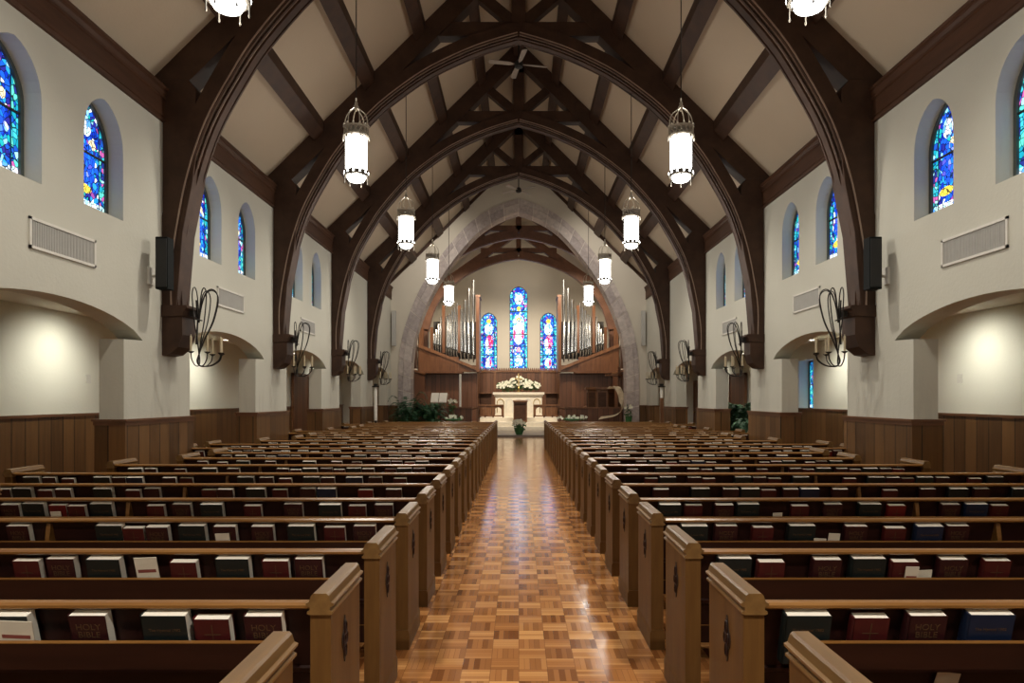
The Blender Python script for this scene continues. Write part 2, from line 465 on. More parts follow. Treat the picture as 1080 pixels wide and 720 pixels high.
for side, s in (('left', -1), ('right', 1)):
    holes = [arch_pts(w, .40, WZ0, WZS, WZT) for w in wins]
    o = poly_holes(nave_outline(), holes, s*XW, s*(XW+.32), M['wall'], 'wall_'+side)
    tag(o, kind='structure')
# windows
def glass_poly(hw, h, spring, n=10):
    pts = [(-hw, 0), (hw, 0)]
    R = (hw*hw+(h-spring)**2)/(2*hw)  # pointed arch radius, centred on springing line
    right = []
    for i in range(n+1):
        a = i/n; z = spring+(h-spring)*a
        x = math.sqrt(max(0, R*R-(z-spring)**2))-(R-hw)
        right.append((x, z))
    pts += right; pts += [(-x, z) for x, z in right[::-1][1:]]
    return pts
def make_window(name, hw, h, spring, gm, loc, rz, frame=.045, bars=(.5,)):
    root = bpy.data.objects.new(name, None); C.objects.link(root); root.location = loc; root.rotation_euler = (0, 0, rz)
    root['kind'] = 'structure'
    gp = glass_poly(hw, h, spring)
    g = MB(); g.prism(gp, 0, .012, gm); g.build('stained_glass', root)
    f = MB(); op = [(x*(1+frame/hw), (z if z > 0 else -frame)*(1+frame/h) if z > 0 else -frame) for x, z in gp]
    f.strip(gp, op, -.03, .04, M['winframe'], closed=True)
    f.build('window_frame', root)
    b = MB()
    for t in bars: b.box(-hw, hw, -.018, .0, h*t-.012, h*t+.012, M['black'])
    b.build('saddle_bar', root)
    return root
wn_i = 1
for s in (-1, 1):
    for w in wins:
        make_window('window_%d' % wn_i, .33, 1.27, .72, M['g_side'], (s*(XW+.22), w+.02, H0+2.38), s*PI/2*-1 if s > 0 else PI/2, .05, (.52,))
        wn_i += 1
# bright sky boards are not needed: the glass itself glows like daylight behind it

# backing walls behind windows so that no light leaks
for side, s in (('left_outer', -1), ('right_outer', 1)):
    mb = MB(); mb.box(s*(XW+.32), s*(XW+.36), -3, YE, 3.06, H0+4.42, M['wall']); tag(mb.build('wall_'+side), kind='structure')
# aisle outer walls (the right one has a recess with a small window)
AX = 7.1
for side, s in (('aisle_left', -1), ('aisle_right', 1)):
    holes = []
    if s > 0: holes = [[(16.45, 1.33), (17.3, 1.33), (17.3, 2.55), (16.45, 2.55)]]
    o = poly_holes([(-3, 0), (YE+.3, 0), (YE+.3, 3.05), (-3, 3.05)], holes, s*AX, s*(AX+.3), M['awall'], 'wall_'+side)
    tag(o, kind='structure')
root = make_window('window_%d' % wn_i, .38, 1.15, 1.0, M['g_side'], (AX+.27, 16.88, 1.37), -PI/2, .04, (.5,)); wn_i += 1
mb = MB(); mb.box(AX+.3, AX+.34, 16.3, 17.5, 1.2, 2.7, M['awall']); tag(mb.build('wall_aisle_recess_back'), kind='structure')
mb = MB()
for s in (-1, 1): mb.box(s*(XW+.32), s*(AX+.3), -3, YE+.3, 2.95, 3.05, M['awall'])
tag(mb.build('ceiling_aisles'), kind='structure')
mb = MB()
for s in (-1, 1): mb.box(s*(XW), s*(AX+.3), YE+.02, YE+.3, 0, 3.05, M['awall'])
tag(mb.build('wall_aisle_ends'), kind='structure')
# rear wall behind the camera
mb = MB(); mb.prism([(-7.5, 0), (7.5, 0), (7.5, 3.05), (5.3, 3.05), (5.3, zr(5.3)), (0, zr(0)+.1), (-5.3, zr(5.3)), (-5.3, 3.05), (-7.5, 3.05)], -3.2, -3, M['wall'])
tag(mb.build('wall_rear'), kind='structure')
# ceiling
mb = MB()
for s in (-1, 1):
    mb.prism([(0, zr(0)), (s*5.5, zr(5.5)), (s*5.5, zr(5.5)+.15), (0, zr(0)+.15)], -3.2, YE+.3, M['ceil'])
tag(mb.build('ceiling'), kind='structure')
# cornices
def cornice_mesh(s, y0, y1):
    mb = MB(); z = H0
    pr = [(XW, z+3.97), (XW-.045, z+3.97), (XW-.05, z+4.0), (XW-.02, z+4.015), (XW-.02, z+4.04), (XW-.035, z+4.05), (XW-.035, z+4.29), (XW-.055, z+4.30),
          (XW-.055, z+4.33), (XW-.04, z+4.34), (XW-.07, z+4.38), (XW-.07, z+4.41), (XW-.09, z+4.42), (XW-.095, z+4.455), (XW+.1, z+4.47), (XW+.1, z+4.3), (XW, z+4.3)]
    mb.prism([(s*a, b) for a, b in pr], y0, y1, M['cornice']); return mb
for i, s in ((3, -1), (4, 1)):
    tag(cornice_mesh(s, -3, YE).build('trim_%d' % i), kind='structure')
# wainscots
n_ = 5
WT = 1.30
for s in (-1, 1):
    for i in range(len(BAYC)-1):
        y0, y1 = BAYC[i]+1.33, BAYC[i+1]-1.33
        if y1 < 0: continue
        if i == len(BAYC)-2: pass
        mb = MB()
        mb.box(s*(XW-.04), s*(XW+.36), y0-.04, y1+.04, 0, WT, M['wainscot'])
        mb.box(s*(XW-.065), s*(XW+.385), y0-.065, y1+.065, WT, WT+.03, M['wcap'])
        mb.box(s*(XW-.05), s*(XW+.37), y0-.05, y1+.05, WT-.05, WT, M['wcap'])
        mb.box(s*(XW-.055), s*(XW+.375), y0-.055, y1+.055, 0, .14, M['wcap'])
        tag(mb.build('trim_%d' % n_), kind='structure'); n_ += 1
    y0 = BAYC[-1]+1.33
    mb = MB(); mb.box(s*(XW-.04), s*(XW+.36), y0-.04, YE, 0, WT, M['wainscot']); mb.box(s*(XW-.065), s*(XW+.385), y0-.065, YE, WT, WT+.03, M['wcap'])
    tag(mb.build('trim_%d' % n_), kind='structure'); n_ += 1
    mb = MB(); mb.box(s*(AX-.05), s*AX, -3, YE, 0, WT+.02, M['wainscot']); mb.box(s*(AX-.08), s*AX, -3, YE, WT+.02, WT+.06, M['wcap'])
    tag(mb.build('trim_%d' % n_), kind='structure'); n_ += 1

# ------------------------------------------------------------------ end wall with the stone chancel arch
AO = [(-4.83, .0), (-4.83, H0+.7), (-4.80, H0+1.5), (-4.70, H0+2.3), (-4.50, H0+3.05), (-4.20, H0+3.85), (-3.75, H0+4.75), (-3.04, H0+5.82), (-2.02, H0+6.98), (-1.0, H0+7.66), (0, H0+8.02)]
AOc = catmull(AO[1:], 5); AOc = [(AO[0][0], 0.)]+AOc
AIc = offset(AOc, -.50)
AIc[0] = (-4.33, 0.); AIc[-1] = (0, H0+7.50)
AIc = [(min(x, 0), z) for x, z in AIc]
full_in = AIc+[(-x, z) for x, z in AIc[::-1][1:]]
ol = [(-5.5, 0)]+full_in+[(5.5, 0), (5.5, zr(5.5)), (0, zr(0)), (-5.5, zr(5.5))]
o = poly_holes(ol, [], 0, .35, M['endw'], 'wall_chancel_arch')
for v in o.data.vertices:
    x, y, z = v.co; v.co = (y, YE+x, z)
tag(o, kind='structure')
# voussoirs
arch = thing('stone_arch', 'wide pointed stone arch of grey blocks framing the chancel', 'arch', (0, YE, 0))
mb = MB()
for s in (-1, 1):
    mb.strip([(s*-x*-1, z) for x, z in AIc], [(s*-x*-1, z) for x, z in AOc], -.02, .70, M['mortar'])
mb.build('mortar_core', arch)
mb = MB(); rr = random.Random(3)
def walk(poly, step):
    L = [0]
    for a, b in zip(poly, poly[1:]): L.append(L[-1]+(Vector(b)-Vector(a)).length)
    n = max(1, round(L[-1]/step)); return L, n
def at_len(poly, L, t):
    for i in range(len(L)-1):
        if L[i+1] >= t-1e-9:
            f = (t-L[i])/max(1e-9, L[i+1]-L[i]); return tuple(poly[i][k]+(poly[i+1][k]-poly[i][k])*f for k in (0, 1))
    return poly[-1]
Li, nb = walk(AIc, .62); Lo, _ = walk(AOc, .62); Li2 = [l/Li[-1] for l in Li]; Lo2 = [l/Lo[-1] for l in Lo]
for s in (-1, 1):
    for b in range(nb):
        t0, t1 = (b+.022)/nb, (b+.978)/nb
        K = 4
        for (r0, r1, ya, yb) in ((0, .60, -.045, .0), (.62, 1.0, -.045, .0), (-.02, .0, -.02, .33), (-.02, 0, .36, .70)):
            inn, outt = [], []
            for k in range(K+1):
                t = t0+(t1-t0)*k/K
                a = at_len(AIc, Li2, t); c = at_len(AOc, Lo2, t)
                inn.append((s*-(a[0]+(c[0]-a[0])*r0)*-1, a[1]+(c[1]-a[1])*r0)); outt.append((s*-(a[0]+(c[0]-a[0])*r1)*-1, a[1]+(c[1]-a[1])*r1))
            mb.strip(inn, outt, ya, yb, rr.choice([M['stone'], M['stone'], M['stone2'], M['stone3']]))
mb.build('voussoir_blocks', arch)
# end wall wainscot
for s in (-1, 1):
    mb = MB(); mb.box(s*4.84, s*(XW-.04), YE-.05, YE, 0, WT, M['wainscot']); mb.box(s*4.84, s*(XW-.04), YE-.08, YE, WT, WT+.03, M['wcap'])
    tag(mb.build('trim_%d' % n_), kind='structure'); n_ += 1

# ------------------------------------------------------------------ chancel shell
YB = 37.6
mb = MB()
for s in (-1, 1): mb.box(s*4.9, s*5.2, YE+.3, YB, 0, 7.2, M['endw'])
tag(mb.build('wall_chancel_sides'), kind='structure')
o = poly_holes([(-5.2, 0), (5.2, 0), (5.2, 6.5), (0, zr(0)), (-5.2, 6.5)],
               [[(x+cx, z+cz) for x, z in glass_poly(hw, h, sp)] for cx, cz, hw, h, sp in ((0, 3.25, .5, 4.52, 3.95), (-1.645, 3.05, .47, 3.28, 2.7), (1.645, 3.05, .47, 3.28, 2.7))],
               0, .3, M['endw'], 'wall_back')
for v in o.data.vertices:
    x, y, z = v.co; v.co = (y, YB+x, z)
tag(o, kind='structure')
mb = MB(); mb.box(-5.2, 5.2, YB+.3, YB+.34, 0, 9, M['endw']); tag(mb.build('wall_back_outer'), kind='structure')
make_window('window_%d' % wn_i, .47, 4.45, 3.95, M['g_center'], (0, YB+.14, 3.28), 0, .03, (.27, .7)); wn_i += 1
for s in (-1, 1):
    make_window('window_%d' % wn_i, .44, 3.2, 2.7, M['g_flank'], (s*1.645, YB+.14, 3.08), 0, .03, (.28, .62)); wn_i += 1
mb = MB()
for s in (-1, 1):
    mb.prism([(0, zr(0)-.2), (s*5.2, zr(5.2)-.2), (s*5.2, zr(5.2)), (0, zr(0))], YE+.3, YB+.3, M['ceil'])
tag(mb.build('ceiling_chancel'), kind='structure')

# ------------------------------------------------------------------ roof trusses
RIN = [(-4.90, 1.25), (-4.90, 1.9), (-4.80, 2.6), (-4.66, 3.25), (-4.42, 3.95), (-4.06, 4.62), (-3.68, 5.2), (-3.02, 5.95), (-2.40, 6.46), (-1.77, 6.87), (-.85, 7.29), (0, 7.55)]
RINc = [(x, z+H0) for x, z in catmull(RIN, 4)]
def make_truss(name, label, y, mt, mh, scale_z=0., xs=1., corb=True, yt=.20):
    t = thing(name, label, 'roof truss', (0, y, 0), 0, None)
    zz = scale_z
    rin = [(x*xs, z+zz) for x, z in RINc]
    for s, nm in ((-1, 'l'), (1, 'r')):
        r_in = [(s*-x*-1 if s < 0 else -x, z) for x, z in rin]
        def mir(pl): return [(-x, z) if s > 0 else (x, z) for x, z in pl]
        a = MB(); a.strip(mir(offset(rin, .07)), mir(offset(rin, .33)), -yt, yt, mt)
        rib = a.build('arched_rib', t)
        b = MB()
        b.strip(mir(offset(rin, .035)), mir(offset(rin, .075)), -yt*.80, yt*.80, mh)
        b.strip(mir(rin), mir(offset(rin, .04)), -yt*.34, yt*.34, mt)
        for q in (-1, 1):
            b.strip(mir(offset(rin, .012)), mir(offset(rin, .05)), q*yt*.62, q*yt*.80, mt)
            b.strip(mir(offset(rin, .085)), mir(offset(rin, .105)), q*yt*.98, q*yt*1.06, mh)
        b.build('rib_molding', rib)
        r = MB(); y2 = yt*.85
        r.prism(mir([(-5.40, zr(5.40)+.05), (0, zr(0)+.05), (0, zr(0)-.56), (-4.77, zr(4.77)-.56), (-5.40, zr(4.77)-.56)]), -y2, y2, mt)
        r.build('rafter', t)
        if corb:
            p = MB(); p.prism(mir([(-5.13, H0+1.3), (-4.93, H0+1.3), (-4.84, H0+2.4), (-4.70, H0+3.1), (-4.65, H0+3.5), (-4.65, H0+4.46), (-4.77, H0+4.60), (-5.13, H0+4.60)]), -yt*.95, yt*.95, mt)
            p.build('wall_post', t, bevel=.01)
            c = MB(); c.prism(mir([(-5.13, H0+1.22), (-4.84, H0+1.22), (-4.84, H0+.92), (-4.90, H0+.74), (-5.02, H0+.64), (-5.13, H0+.62)]), -yt, yt, mt)
            co = c.build('corbel', t)
            m_ = MB(); m_.prism(mir([(-5.13, H0+1.34), (-4.77, H0+1.34), (-4.76, H0+1.30), (-4.80, H0+1.26), (-4.82, H0+1.19), (-5.13, H0+1.17)]), -yt*1.12, yt*1.12, mt)
            m_.build('corbel_molding', co)
        st = MB()
        st.prism(mir([(-.05, H0+7.80+zz), (-.20, H0+7.84+zz), (-.92, H0+8.45+zz), (-.78, H0+8.62+zz), (-.05, H0+8.02+zz)]), -.10, .10, mt)
        st.build('strut', t)
    cb = MB(); cb.prism([(-1.8, H0+7.60+zz), (1.8, H0+7.60+zz), (1.55, H0+7.90+zz), (-1.55, H0+7.90+zz)], -yt*.7, yt*.7, mt)
    cb.build('collar_beam', t, bevel=.01)
    kp = MB(); kp.box(-.15, .15, -.13, .13, H0+7.55+zz, H0+9.45+zz, mt); kp.prism([(-.26, H0+9.45+zz), (-.15, H0+8.95+zz), (.15, H0+8.95+zz), (.26, H0+9.45+zz)], -.13, .13, mt)
    kp.build('king_post', t, bevel=.01)
    return t
names_t = ['dark arched roof truss nearest the camera, above the front pews', 'dark arched roof truss carrying the two black speakers at its feet',
           'dark arched roof truss, second beyond the speakers, with the ceiling fan behind it', 'dark arched roof truss between the fan and the chancel end',
           'dark arched roof truss closest to the stone chancel arch']
names_t = ['dark arched roof truss over the nearest pair of lanterns', 'dark arched roof truss with black speakers mounted at its feet',
           'dark arched roof truss just in front of the near ceiling fan', 'dark arched roof truss between the near and far ceiling fans',
           'farthest dark arched roof truss, just before the stone arch']
truss0 = make_truss('roof_truss', names_t[0], TY[0], M['truss'], M['truss_hi'])
for i in range(1, 5): dup(truss0, (0, TY[i], 0), names_t[i])
# chancel trusses: lower, wood in a warm-lit colour
def chancel_truss(label, y, apex, half):
    t = thing('chancel_truss', label, 'roof truss', (0, y, 0))
    Z0 = H0+apex
    pr = [(-half, Z0-3.6), (-half*.93, Z0-2.5), (-half*.80, Z0-1.6), (-half*.62, Z0-.95), (-half*.42, Z0-.48), (-half*.2, Z0-.16), (0, Z0)]
    pr = catmull(pr, 5)
    for s in (-1, 1):
        mir = lambda pl: [(-x, z) if s > 0 else (x, z) for x, z in pl]
        a = MB(); a.strip(mir(pr), mir(offset(pr, .34)), -.18, .18, M['chtruss'])
        rb = a.build('arched_rib', t)
        h = MB(); h.strip(mir(offset(pr, -.03)), mir(offset(pr, .03)), -.11, .11, M['chtruss']); h.build('rib_molding', rb)
        q = MB(); zc = Z0+.85
        q.prism(mir([(0, zc+.7), (-half-.5, zc+.7-(half+.5)*.70), (-half-.5, zc+.3-(half+.5)*.70), (0, zc+.3)]), -.15, .15, M['chtruss'])
        q.build('rafter', t)
        for kx in (.35, .7):
            g = MB(); xk = half*kx; zk = zc+.35-xk*.70
            pk = min(pr, key=lambda p: abs(p[0]+xk)); g.prism(mir([(-xk-.09, pk[1]+.2), (-xk+.09, pk[1]+.2), (-xk+.09, zk), (-xk-.09, zk)]), -.1, .1, M['chtruss'])
            g.build('queen_post', t)
        w = MB(); w.box(s*half, s*(half+.34), -.18, .18, 2.9, Z0-3.5, M['chtruss']); w.build('wall_post', t)
    k = MB(); k.box(-.12, .12, -.12, .12, Z0+.2, zc+.5, M['chtruss']); k.build('king_post', t)
    cb = MB(); cb.box(-half*.42, half*.42, -.12, .12, Z0+.28, Z0+.5, M['chtruss']); cb.build('collar_beam', t)
    return t
chancel_truss('warm brown arched truss just behind the stone arch', 29.8, 7.02, 4.45)
chancel_truss('warm brown arched truss above the altar, nearest the stained windows', 33.6, 6.88, 4.45)
# purlins
for s, sd in ((-1, 'left'), (1, 'right')):
    for j, (x, pos) in enumerate(((4.18, 'lowest'), (3.12, 'second lowest'), (2.06, 'second highest'), (1.0, 'highest'))):
        mb = MB(); z = zr(x); w = .10
        mb.prism([(s*(x-w), z+ROOF_M*w-.22), (s*(x+w), z-ROOF_M*w-.22), (s*(x+w), z-ROOF_M*w+.02), (s*(x-w), z+ROOF_M*w+.02)], -3, YE, M['truss'])
        tag(mb.build('purlin'), 'dark roof purlin on the %s slope, %s of its four' % (sd, pos), 'beam')
mb = MB(); mb.box(-.14, .14, -3, YE, zr(0)-.42, zr(0)-.08, M['truss']); tag(mb.build('ridge_beam'), 'dark ridge beam running along the peak of the nave ceiling', 'beam')
mb = MB()
for s in (-1, 1):
    mb.prism([(0, zr(0)-.02), (s*5.2, zr(5.2)-.02), (s*5.2, zr(5.2)-.17), (0, zr(0)-.17)], YE-.06, YE, M['truss'])
tag(mb.build('trim_40'), kind='structure')

# ------------------------------------------------------------------ wall lanterns on the posts (iron candelabra)
def make_sconce(label, s, y, z=H0+.69):
    t = thing('candle_sconce', label, 'sconce', (s*(XW-.44), y, z), 0 if s < 0 else PI, None)
    # local +x points into the nave
    b = MB(); b.box(-.09, -.03, -.10, .10, .50, .58, M['iron']); b.tube([(-.04, 0, .75), (-.02, 0, .45), (-.04, 0, .1)], .012, M['iron'])
    b.tube([(.02*math.cos(a)+0, .09*math.sin(a), .46) for a in [i*2*PI/12 for i in range(13)]], .008, M['iron'], 6)
    b.build('wall_bracket', t)
    for a in (-84, -45, 0, 42, 80):
        X = Matrix.Rotation(math.radians(a), 4, 'Z')
        prof = [(.0, .42), (.03, .64), (.09, .84), (.17, .91), (.25, .87), (.27, .74), (.20, .44), (.08, .18), (.00, -.04), (-.03, -.14), (0.0, -.20), (.08, -.22), (.19, -.20), (.29, -.13), (.32, -.05)]
        pts = catmull([(p[0], p[1]) for p in prof], 4)
        m_ = MB(); m_.tube([(x, 0, zz) for x, zz in pts], .0085, M['iron'], 6, X)
        arm = m_.build('iron_arm', t, True)
        c = MB(); c.lathe([(.010, -.05), (.040, -.03), (.045, -.02), (.015, -.02)], M['iron'], 12, (.32, 0, 0), X); c.build('drip_cup', arm)
        d = MB(); d.lathe([(.015, -.02), (.015, .19), (.006, .195), (.005, .22)], M['candle'], 10, (.32, 0, 0), X); d.build('candle_tube', arm)
    return t
sd_name = {-1: 'left', 1: 'right'}
ordn = ['nearest', 'second', 'third', 'farthest']
for s in (-1, 1):
    for i in range(1, 5):
        make_sconce('black iron five-candle sconce on the %s wall, %s' % (sd_name[s], ['nearest, below the black speaker', 'on the second post beyond the speaker', 'on the post before the farthest one', 'farthest, beside the tall white candle'][i-1]) if s < 0 else
                    'black iron five-candle sconce on the right wall, %s' % (['nearest, below the black speaker', 'on the second post beyond the speaker', 'on the post before the farthest one', 'farthest, beside the banner stand'][i-1]), s, TY[i])

# ------------------------------------------------------------------ hanging lanterns
def make_lantern(label, s, y):
    t = thing('hanging_lantern', label, 'pendant lantern', (s*2.39, y, H0+3.20), 0, None)
    r = MB(); r.tube([(0, 0, 1.16), (0, 0, 3.28)], .008, M['iron'], 6); r.build('hanging_rod', t)
    g = MB(); g.lathe([(.150, .12), (.155, .2), (.155, .62), (.15, .64)], M['lglass'], 20); g.lathe([(.03, -.03), (.11, .0), (.14, .05), (.145, .075)], M['lglass'], 20)
    g.build('glass_cylinder', t, True)
    b = MB(); b.lathe([(.158, .065), (.178, .07), (.178, .135), (.158, .14)], M['lmetal'], 24); bb = b.build('lower_band', t, False)
    p = MB()
    for k in range(12):
        a = 2*PI*k/12; X = Matrix.Rotation(a, 4, 'Z'); p.box(.174, .183, -.012, .012, .092, .118, M['lglass'], X)
    p.build('pierced_holes', bb)
    f = MB(); f.lathe([(.160, .062), (.170, .062), (.170, .068), (.160, .068)], M['lmetal'], 24)
    for k in range(6):
        a = 2*PI*k/6+.3; f.lathe([(.004, -.05), (.011, -.035), (.006, -.01), (.008, .08)], M['lmetal'], 6, (.165*math.cos(a), .165*math.sin(a), 0))
    f.build('finials', bb)
    v = MB()
    for k in range(6):
        X = Matrix.Rotation(2*PI*k/6+.3, 4, 'Z'); v.box(.154, .166, -.006, .006, .12, .66, M['lmetal'], X)
    v.build('glass_straps', t)
    c = MB(); c.lathe([(.165, .63), (.19, .64), (.195, .66), (.165, .675)], M['crown'], 24); c.lathe([(.165, .755), (.185, .76), (.185, .785), (.165, .79)], M['crown'], 24)
    for k in range(16):
        for q in (-1, 1):
            a0, a1 = 2*PI*k/16, 2*PI*(k+q*.9)/16
            c.tube([(.178*math.cos(a0), .178*math.sin(a0), .665), (.178*math.cos(a1), .178*math.sin(a1), .765)], .007, M['crown'], 5)
    for k in range(12):
        a = 2*PI*k/12; c.lathe([(.012, .78), (.016, .80), (.003, .825)], M['crown'], 6, (.18*math.cos(a), .18*math.sin(a), 0))
    for k in range(6):
        a = 2*PI*k/6; c.lathe([(.005, .58), (.014, .60), (.008, .63), (.01, .66)], M['crown'], 6, (.195*math.cos(a), .195*math.sin(a), 0))
    c.build('crown_band', t)
    d = MB()
    for k in range(6):
        a = 2*PI*k/6; pts = catmull([(.16, .78), (.165, .88), (.13, .98), (.06, 1.04), (.02, 1.08)], 4)
        d.tube([(x*math.cos(a), x*math.sin(a), z) for x, z in pts], .008, M['crown'], 6)
    d.build('crown_arms', t, True)
    k_ = MB(); k_.lathe([(.01, 1.02), (.035, 1.06), (.04, 1.09), (.02, 1.12), (.025, 1.14), (.012, 1.17), (.008, 1.22)], M['crown'], 12); k_.build('top_knob', t, True)
    return t
LO = ['nearest, cut by the top of the picture', 'largest fully visible one, second from the camera', 'third from the camera', 'fourth from the camera', 'farthest and lowest in view']
lan0 = make_lantern('glowing glass lantern with pierced crown hanging on the left side, '+LO[0], -1, TY[0]+.03)
for s in (-1, 1):
    for i in range(5):
        lb = 'glowing pendant lantern on the %s side, %s' % (sd_name[s], LO[i])
        if s == -1 and i == 0: lan0['label'] = lb; continue
        dup(lan0, (s*2.39, TY[i]+.03, H0+3.20), lb)

# ------------------------------------------------------------------ speakers
for s in (-1, 1):
    t = thing('wall_speaker', 'black loudspeaker on a wall bracket beside the %s post above the sconce' % sd_name[s], 'speaker', (s*4.90, 9.45, H0+1.50), 0)
    b = MB(); b.box(-.085, .085, -.09, .09, 0, .72, M['speaker']); b.build('speaker_cabinet', t, bevel=.01)
    g = MB(); g.box(-.075, .075, -.10, -.088, .03, .69, M['black']); g.build('speaker_grille', t)
    k = MB(); k.tube([(s*.08, .05, .2), (s*.22, .05, .2)], .02, M['ventf'], 8); k.box(s*.20, s*.23, -.02, .12, .08, .32, M['ventf']); k.build('wall_bracket', t)
    mb = MB(); mb.box(-.085, .085, -.05, .05, 0, 1.4, M['vent'])
    o = mb.build('column_speaker', bevel=.01); o.location = (s*4.985, YE-.13, H0+2.1)
    tag(o, 'slim pale grey column speaker on the %s side of the stone arch' % sd_name[s], 'speaker')
# ------------------------------------------------------------------ wall vents
for s in (-1, 1):
    for i, yc in enumerate((7.70, 12.16, 16.6)):
        t = thing('wall_vent', 'rectangular grey louvred vent, %s on the %s wall' % (['largest and nearest', 'middle of three', 'farthest of three'][i], sd_name[s]), 'vent', (s*XW, yc, H0+1.58))
        f = MB(); w, h = .56, .33
        for (a, b, c, d) in ((-w, w, 0, .03), (-w, w, h-.03, h), (-w, -w+.03, 0, h), (w-.03, w, 0, h)): f.box(0, -s*.02, a, b, c, d, M['ventf'])
        f.build('vent_frame', t)
        b = MB(); b.box(0, -s*.004, -w+.02, w-.02, .02, h-.02, M['ventd'])
        b.build('vent_backing', t)
        g = MB(); n = 44
        for k in range(n):
            y = -w+.035+(2*w-.07)*k/(n-1); g.box(-s*.004, -s*.012, y-.006, y+.007, .03, h-.03, M['vent'])
        g.build('louvre_slats', t)
# wall switches in the side aisles
for s, yy in ((-1, 11.26), (1, 10.98)):
    o = MB(); o.box(-.01, 0, -.06, .06, 0, .14, M['ventf']); q = o.build('wall_plate'); q.location = (s*AX if s < 0 else AX, yy, 1.85)
    if s < 0: q.scale = (-1, 1, 1)
    tag(q, 'small %s plate on the lit aisle wall, %s side' % ('square cream switch' if s < 0 else 'upright cream switch', sd_name[s]), 'switch')

# ------------------------------------------------------------------ aisle doors and fixtures
def door(name, s, y0, y1, h):
    t = bpy.data.objects.new(name, None); C.objects.link(t); t.location = (s*AX, y0, 0); t['kind'] = 'structure'
    w = y1-y0
    b = MB(); b.box(-s*.05, -s*.09, .08, w-.08, 0, h-.08, M['doorw']); lf = b.build('door_leaf', t)
    k = MB(); k.lathe([(.01, 0), (.03, .02), (.03, .05), (.01, .06)], M['brass'], 10, (-s*.13, w-.2, 1.02)); k.build('door_knob', lf)
    f = MB(); f.box(-s*.04, -s*.12, 0, .08, 0, h, M['oak']); f.box(-s*.04, -s*.12, w-.08, w, 0, h, M['oak']); f.box(-s*.04, -s*.12, 0, w, h-.08, h, M['oak']); f.build('door_frame', t)
door('door_1', -1, 21.2, 22.8, 2.4); door('door_2', 1, 21.1, 22.7, 2.4); door('door_3', 1, 25.9, 27.3, 2.3)
for s in (-1, 1):
    for i in range(4):
        y = 10.35+P*i
        t = thing('aisle_spotlight', 'small ceiling spotlight in the %s side aisle, %s' % (sd_name[s], ['nearest', 'second along', 'third along', 'farthest along'][i]), 'ceiling light', (s*6.35, y, 2.86))
        b = MB(); b.lathe([(.07, .09), (.08, .0), (.075, .0), (.06, .03)], M['white'], 12); b.build('lamp_housing', t)
        b = MB(); b.lathe([(.055, .005), (.055, .012)], M['lglass'], 12); b.build('lamp_disc', t)

# ------------------------------------------------------------------ pews
ROWZ = [1.67+.895*k for k in range(24)]
ALF = .262                               # backrest tilt
def back_y(z): return .035+(.833-z)*math.tan(ALF)
XI = {-1: .705, 1: .845}
def xout(k): return (5.30, 5.30, 4.78, 4.42, 4.42)[k % 5]
mesh_cache = {}
def cached(key, fn):
    if key not in mesh_cache: mesh_cache[key] = fn()
    return mesh_cache[key]
TH = .078
def end_panel():
    mb = MB(); mb.box(-TH/2, TH/2, 0, .46, 0, .80, M['pew_end'])
    return mb.mesh('end_panel')
def cap_m():
    mb = MB(); a = TH/2
    pr = [(-a, .79), (-a-.009, .794), (-a-.009, .802), (-a+.001, .806), (-a+.001, .820), (-a-.012, .824), (-a-.014, .833), (-a-.002, .838), (-a+.006, .862), (-a+.014, .870)]
    pr = pr+[(-x, z) for x, z in pr[::-1]]
    mb.prism(pr, -.012, .472, M['pew_cap']); return mb.mesh('cap_molding')
def plinth_m():
    mb = MB(); a = TH/2+.008; mb.prism([(-a, 0), (a, 0), (a, .10), (a-.008, .125), (-a+.008, .125), (-a, .10)], -.008, .47, M['pew_end']); return mb.mesh('plinth')
def emblem_m(s):
    mb = MB(); pts = []
    for i in range(40):
        a = 2*PI*i/40; r = 1+.22*math.cos(4*a)
        pts.append((.20+.036*r*math.cos(a), .63+.078*r*math.sin(a)))
    x = s*(TH/2)
    mb.prism(pts, x, x+s*.003, M['carve'], 'x')
    for (cy, cz, rr_) in ((.20, .675, .016), (.20, .585, .016), (.183, .63, .014), (.217, .63, .014)):
        ring = [(x+s*.005, cy+rr_*math.cos(t), cz+rr_*1.6*math.sin(t)) for t in [i*2*PI/12 for i in range(13)]]
        mb.tube(ring, .0035, M['pew_back'], 5)
    return mb.mesh('carved_emblem')
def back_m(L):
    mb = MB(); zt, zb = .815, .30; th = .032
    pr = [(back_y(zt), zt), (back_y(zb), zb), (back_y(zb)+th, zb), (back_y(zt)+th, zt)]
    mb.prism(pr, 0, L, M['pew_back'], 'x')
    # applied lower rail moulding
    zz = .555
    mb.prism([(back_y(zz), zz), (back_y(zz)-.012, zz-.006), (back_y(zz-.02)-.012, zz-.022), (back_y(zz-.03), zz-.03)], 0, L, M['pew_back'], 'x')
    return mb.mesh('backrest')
def rail_m(L):
    mb = MB(); y = .028; pts = []
    for i in range(10):
        a = 2*PI*i/10+PI/10; pts.append((y+.032*math.cos(a), .818+.0155*math.sin(a)))
    mb.prism(pts, 0, L, M['pew_rail'], 'x'); return mb.mesh('top_rail')
def seat_m(L):
    mb = MB(); mb.prism([(.15, .40), (.53, .42), (.55, .435), (.55, .455), (.53, .468), (.15, .45)], 0, L, M['pew_rail'], 'x'); return mb.mesh('seat')
def stretch_m(L):
    mb = MB(); mb.box(0, L, .44, .475, .24, .33, M['pew_end']); return mb.mesh('seat_stretcher')
def pt(z, n):   # point on the tilted back: z on back face, n outwards
    return (back_y(z)-n*math.cos(ALF), z-n*math.sin(ALF))
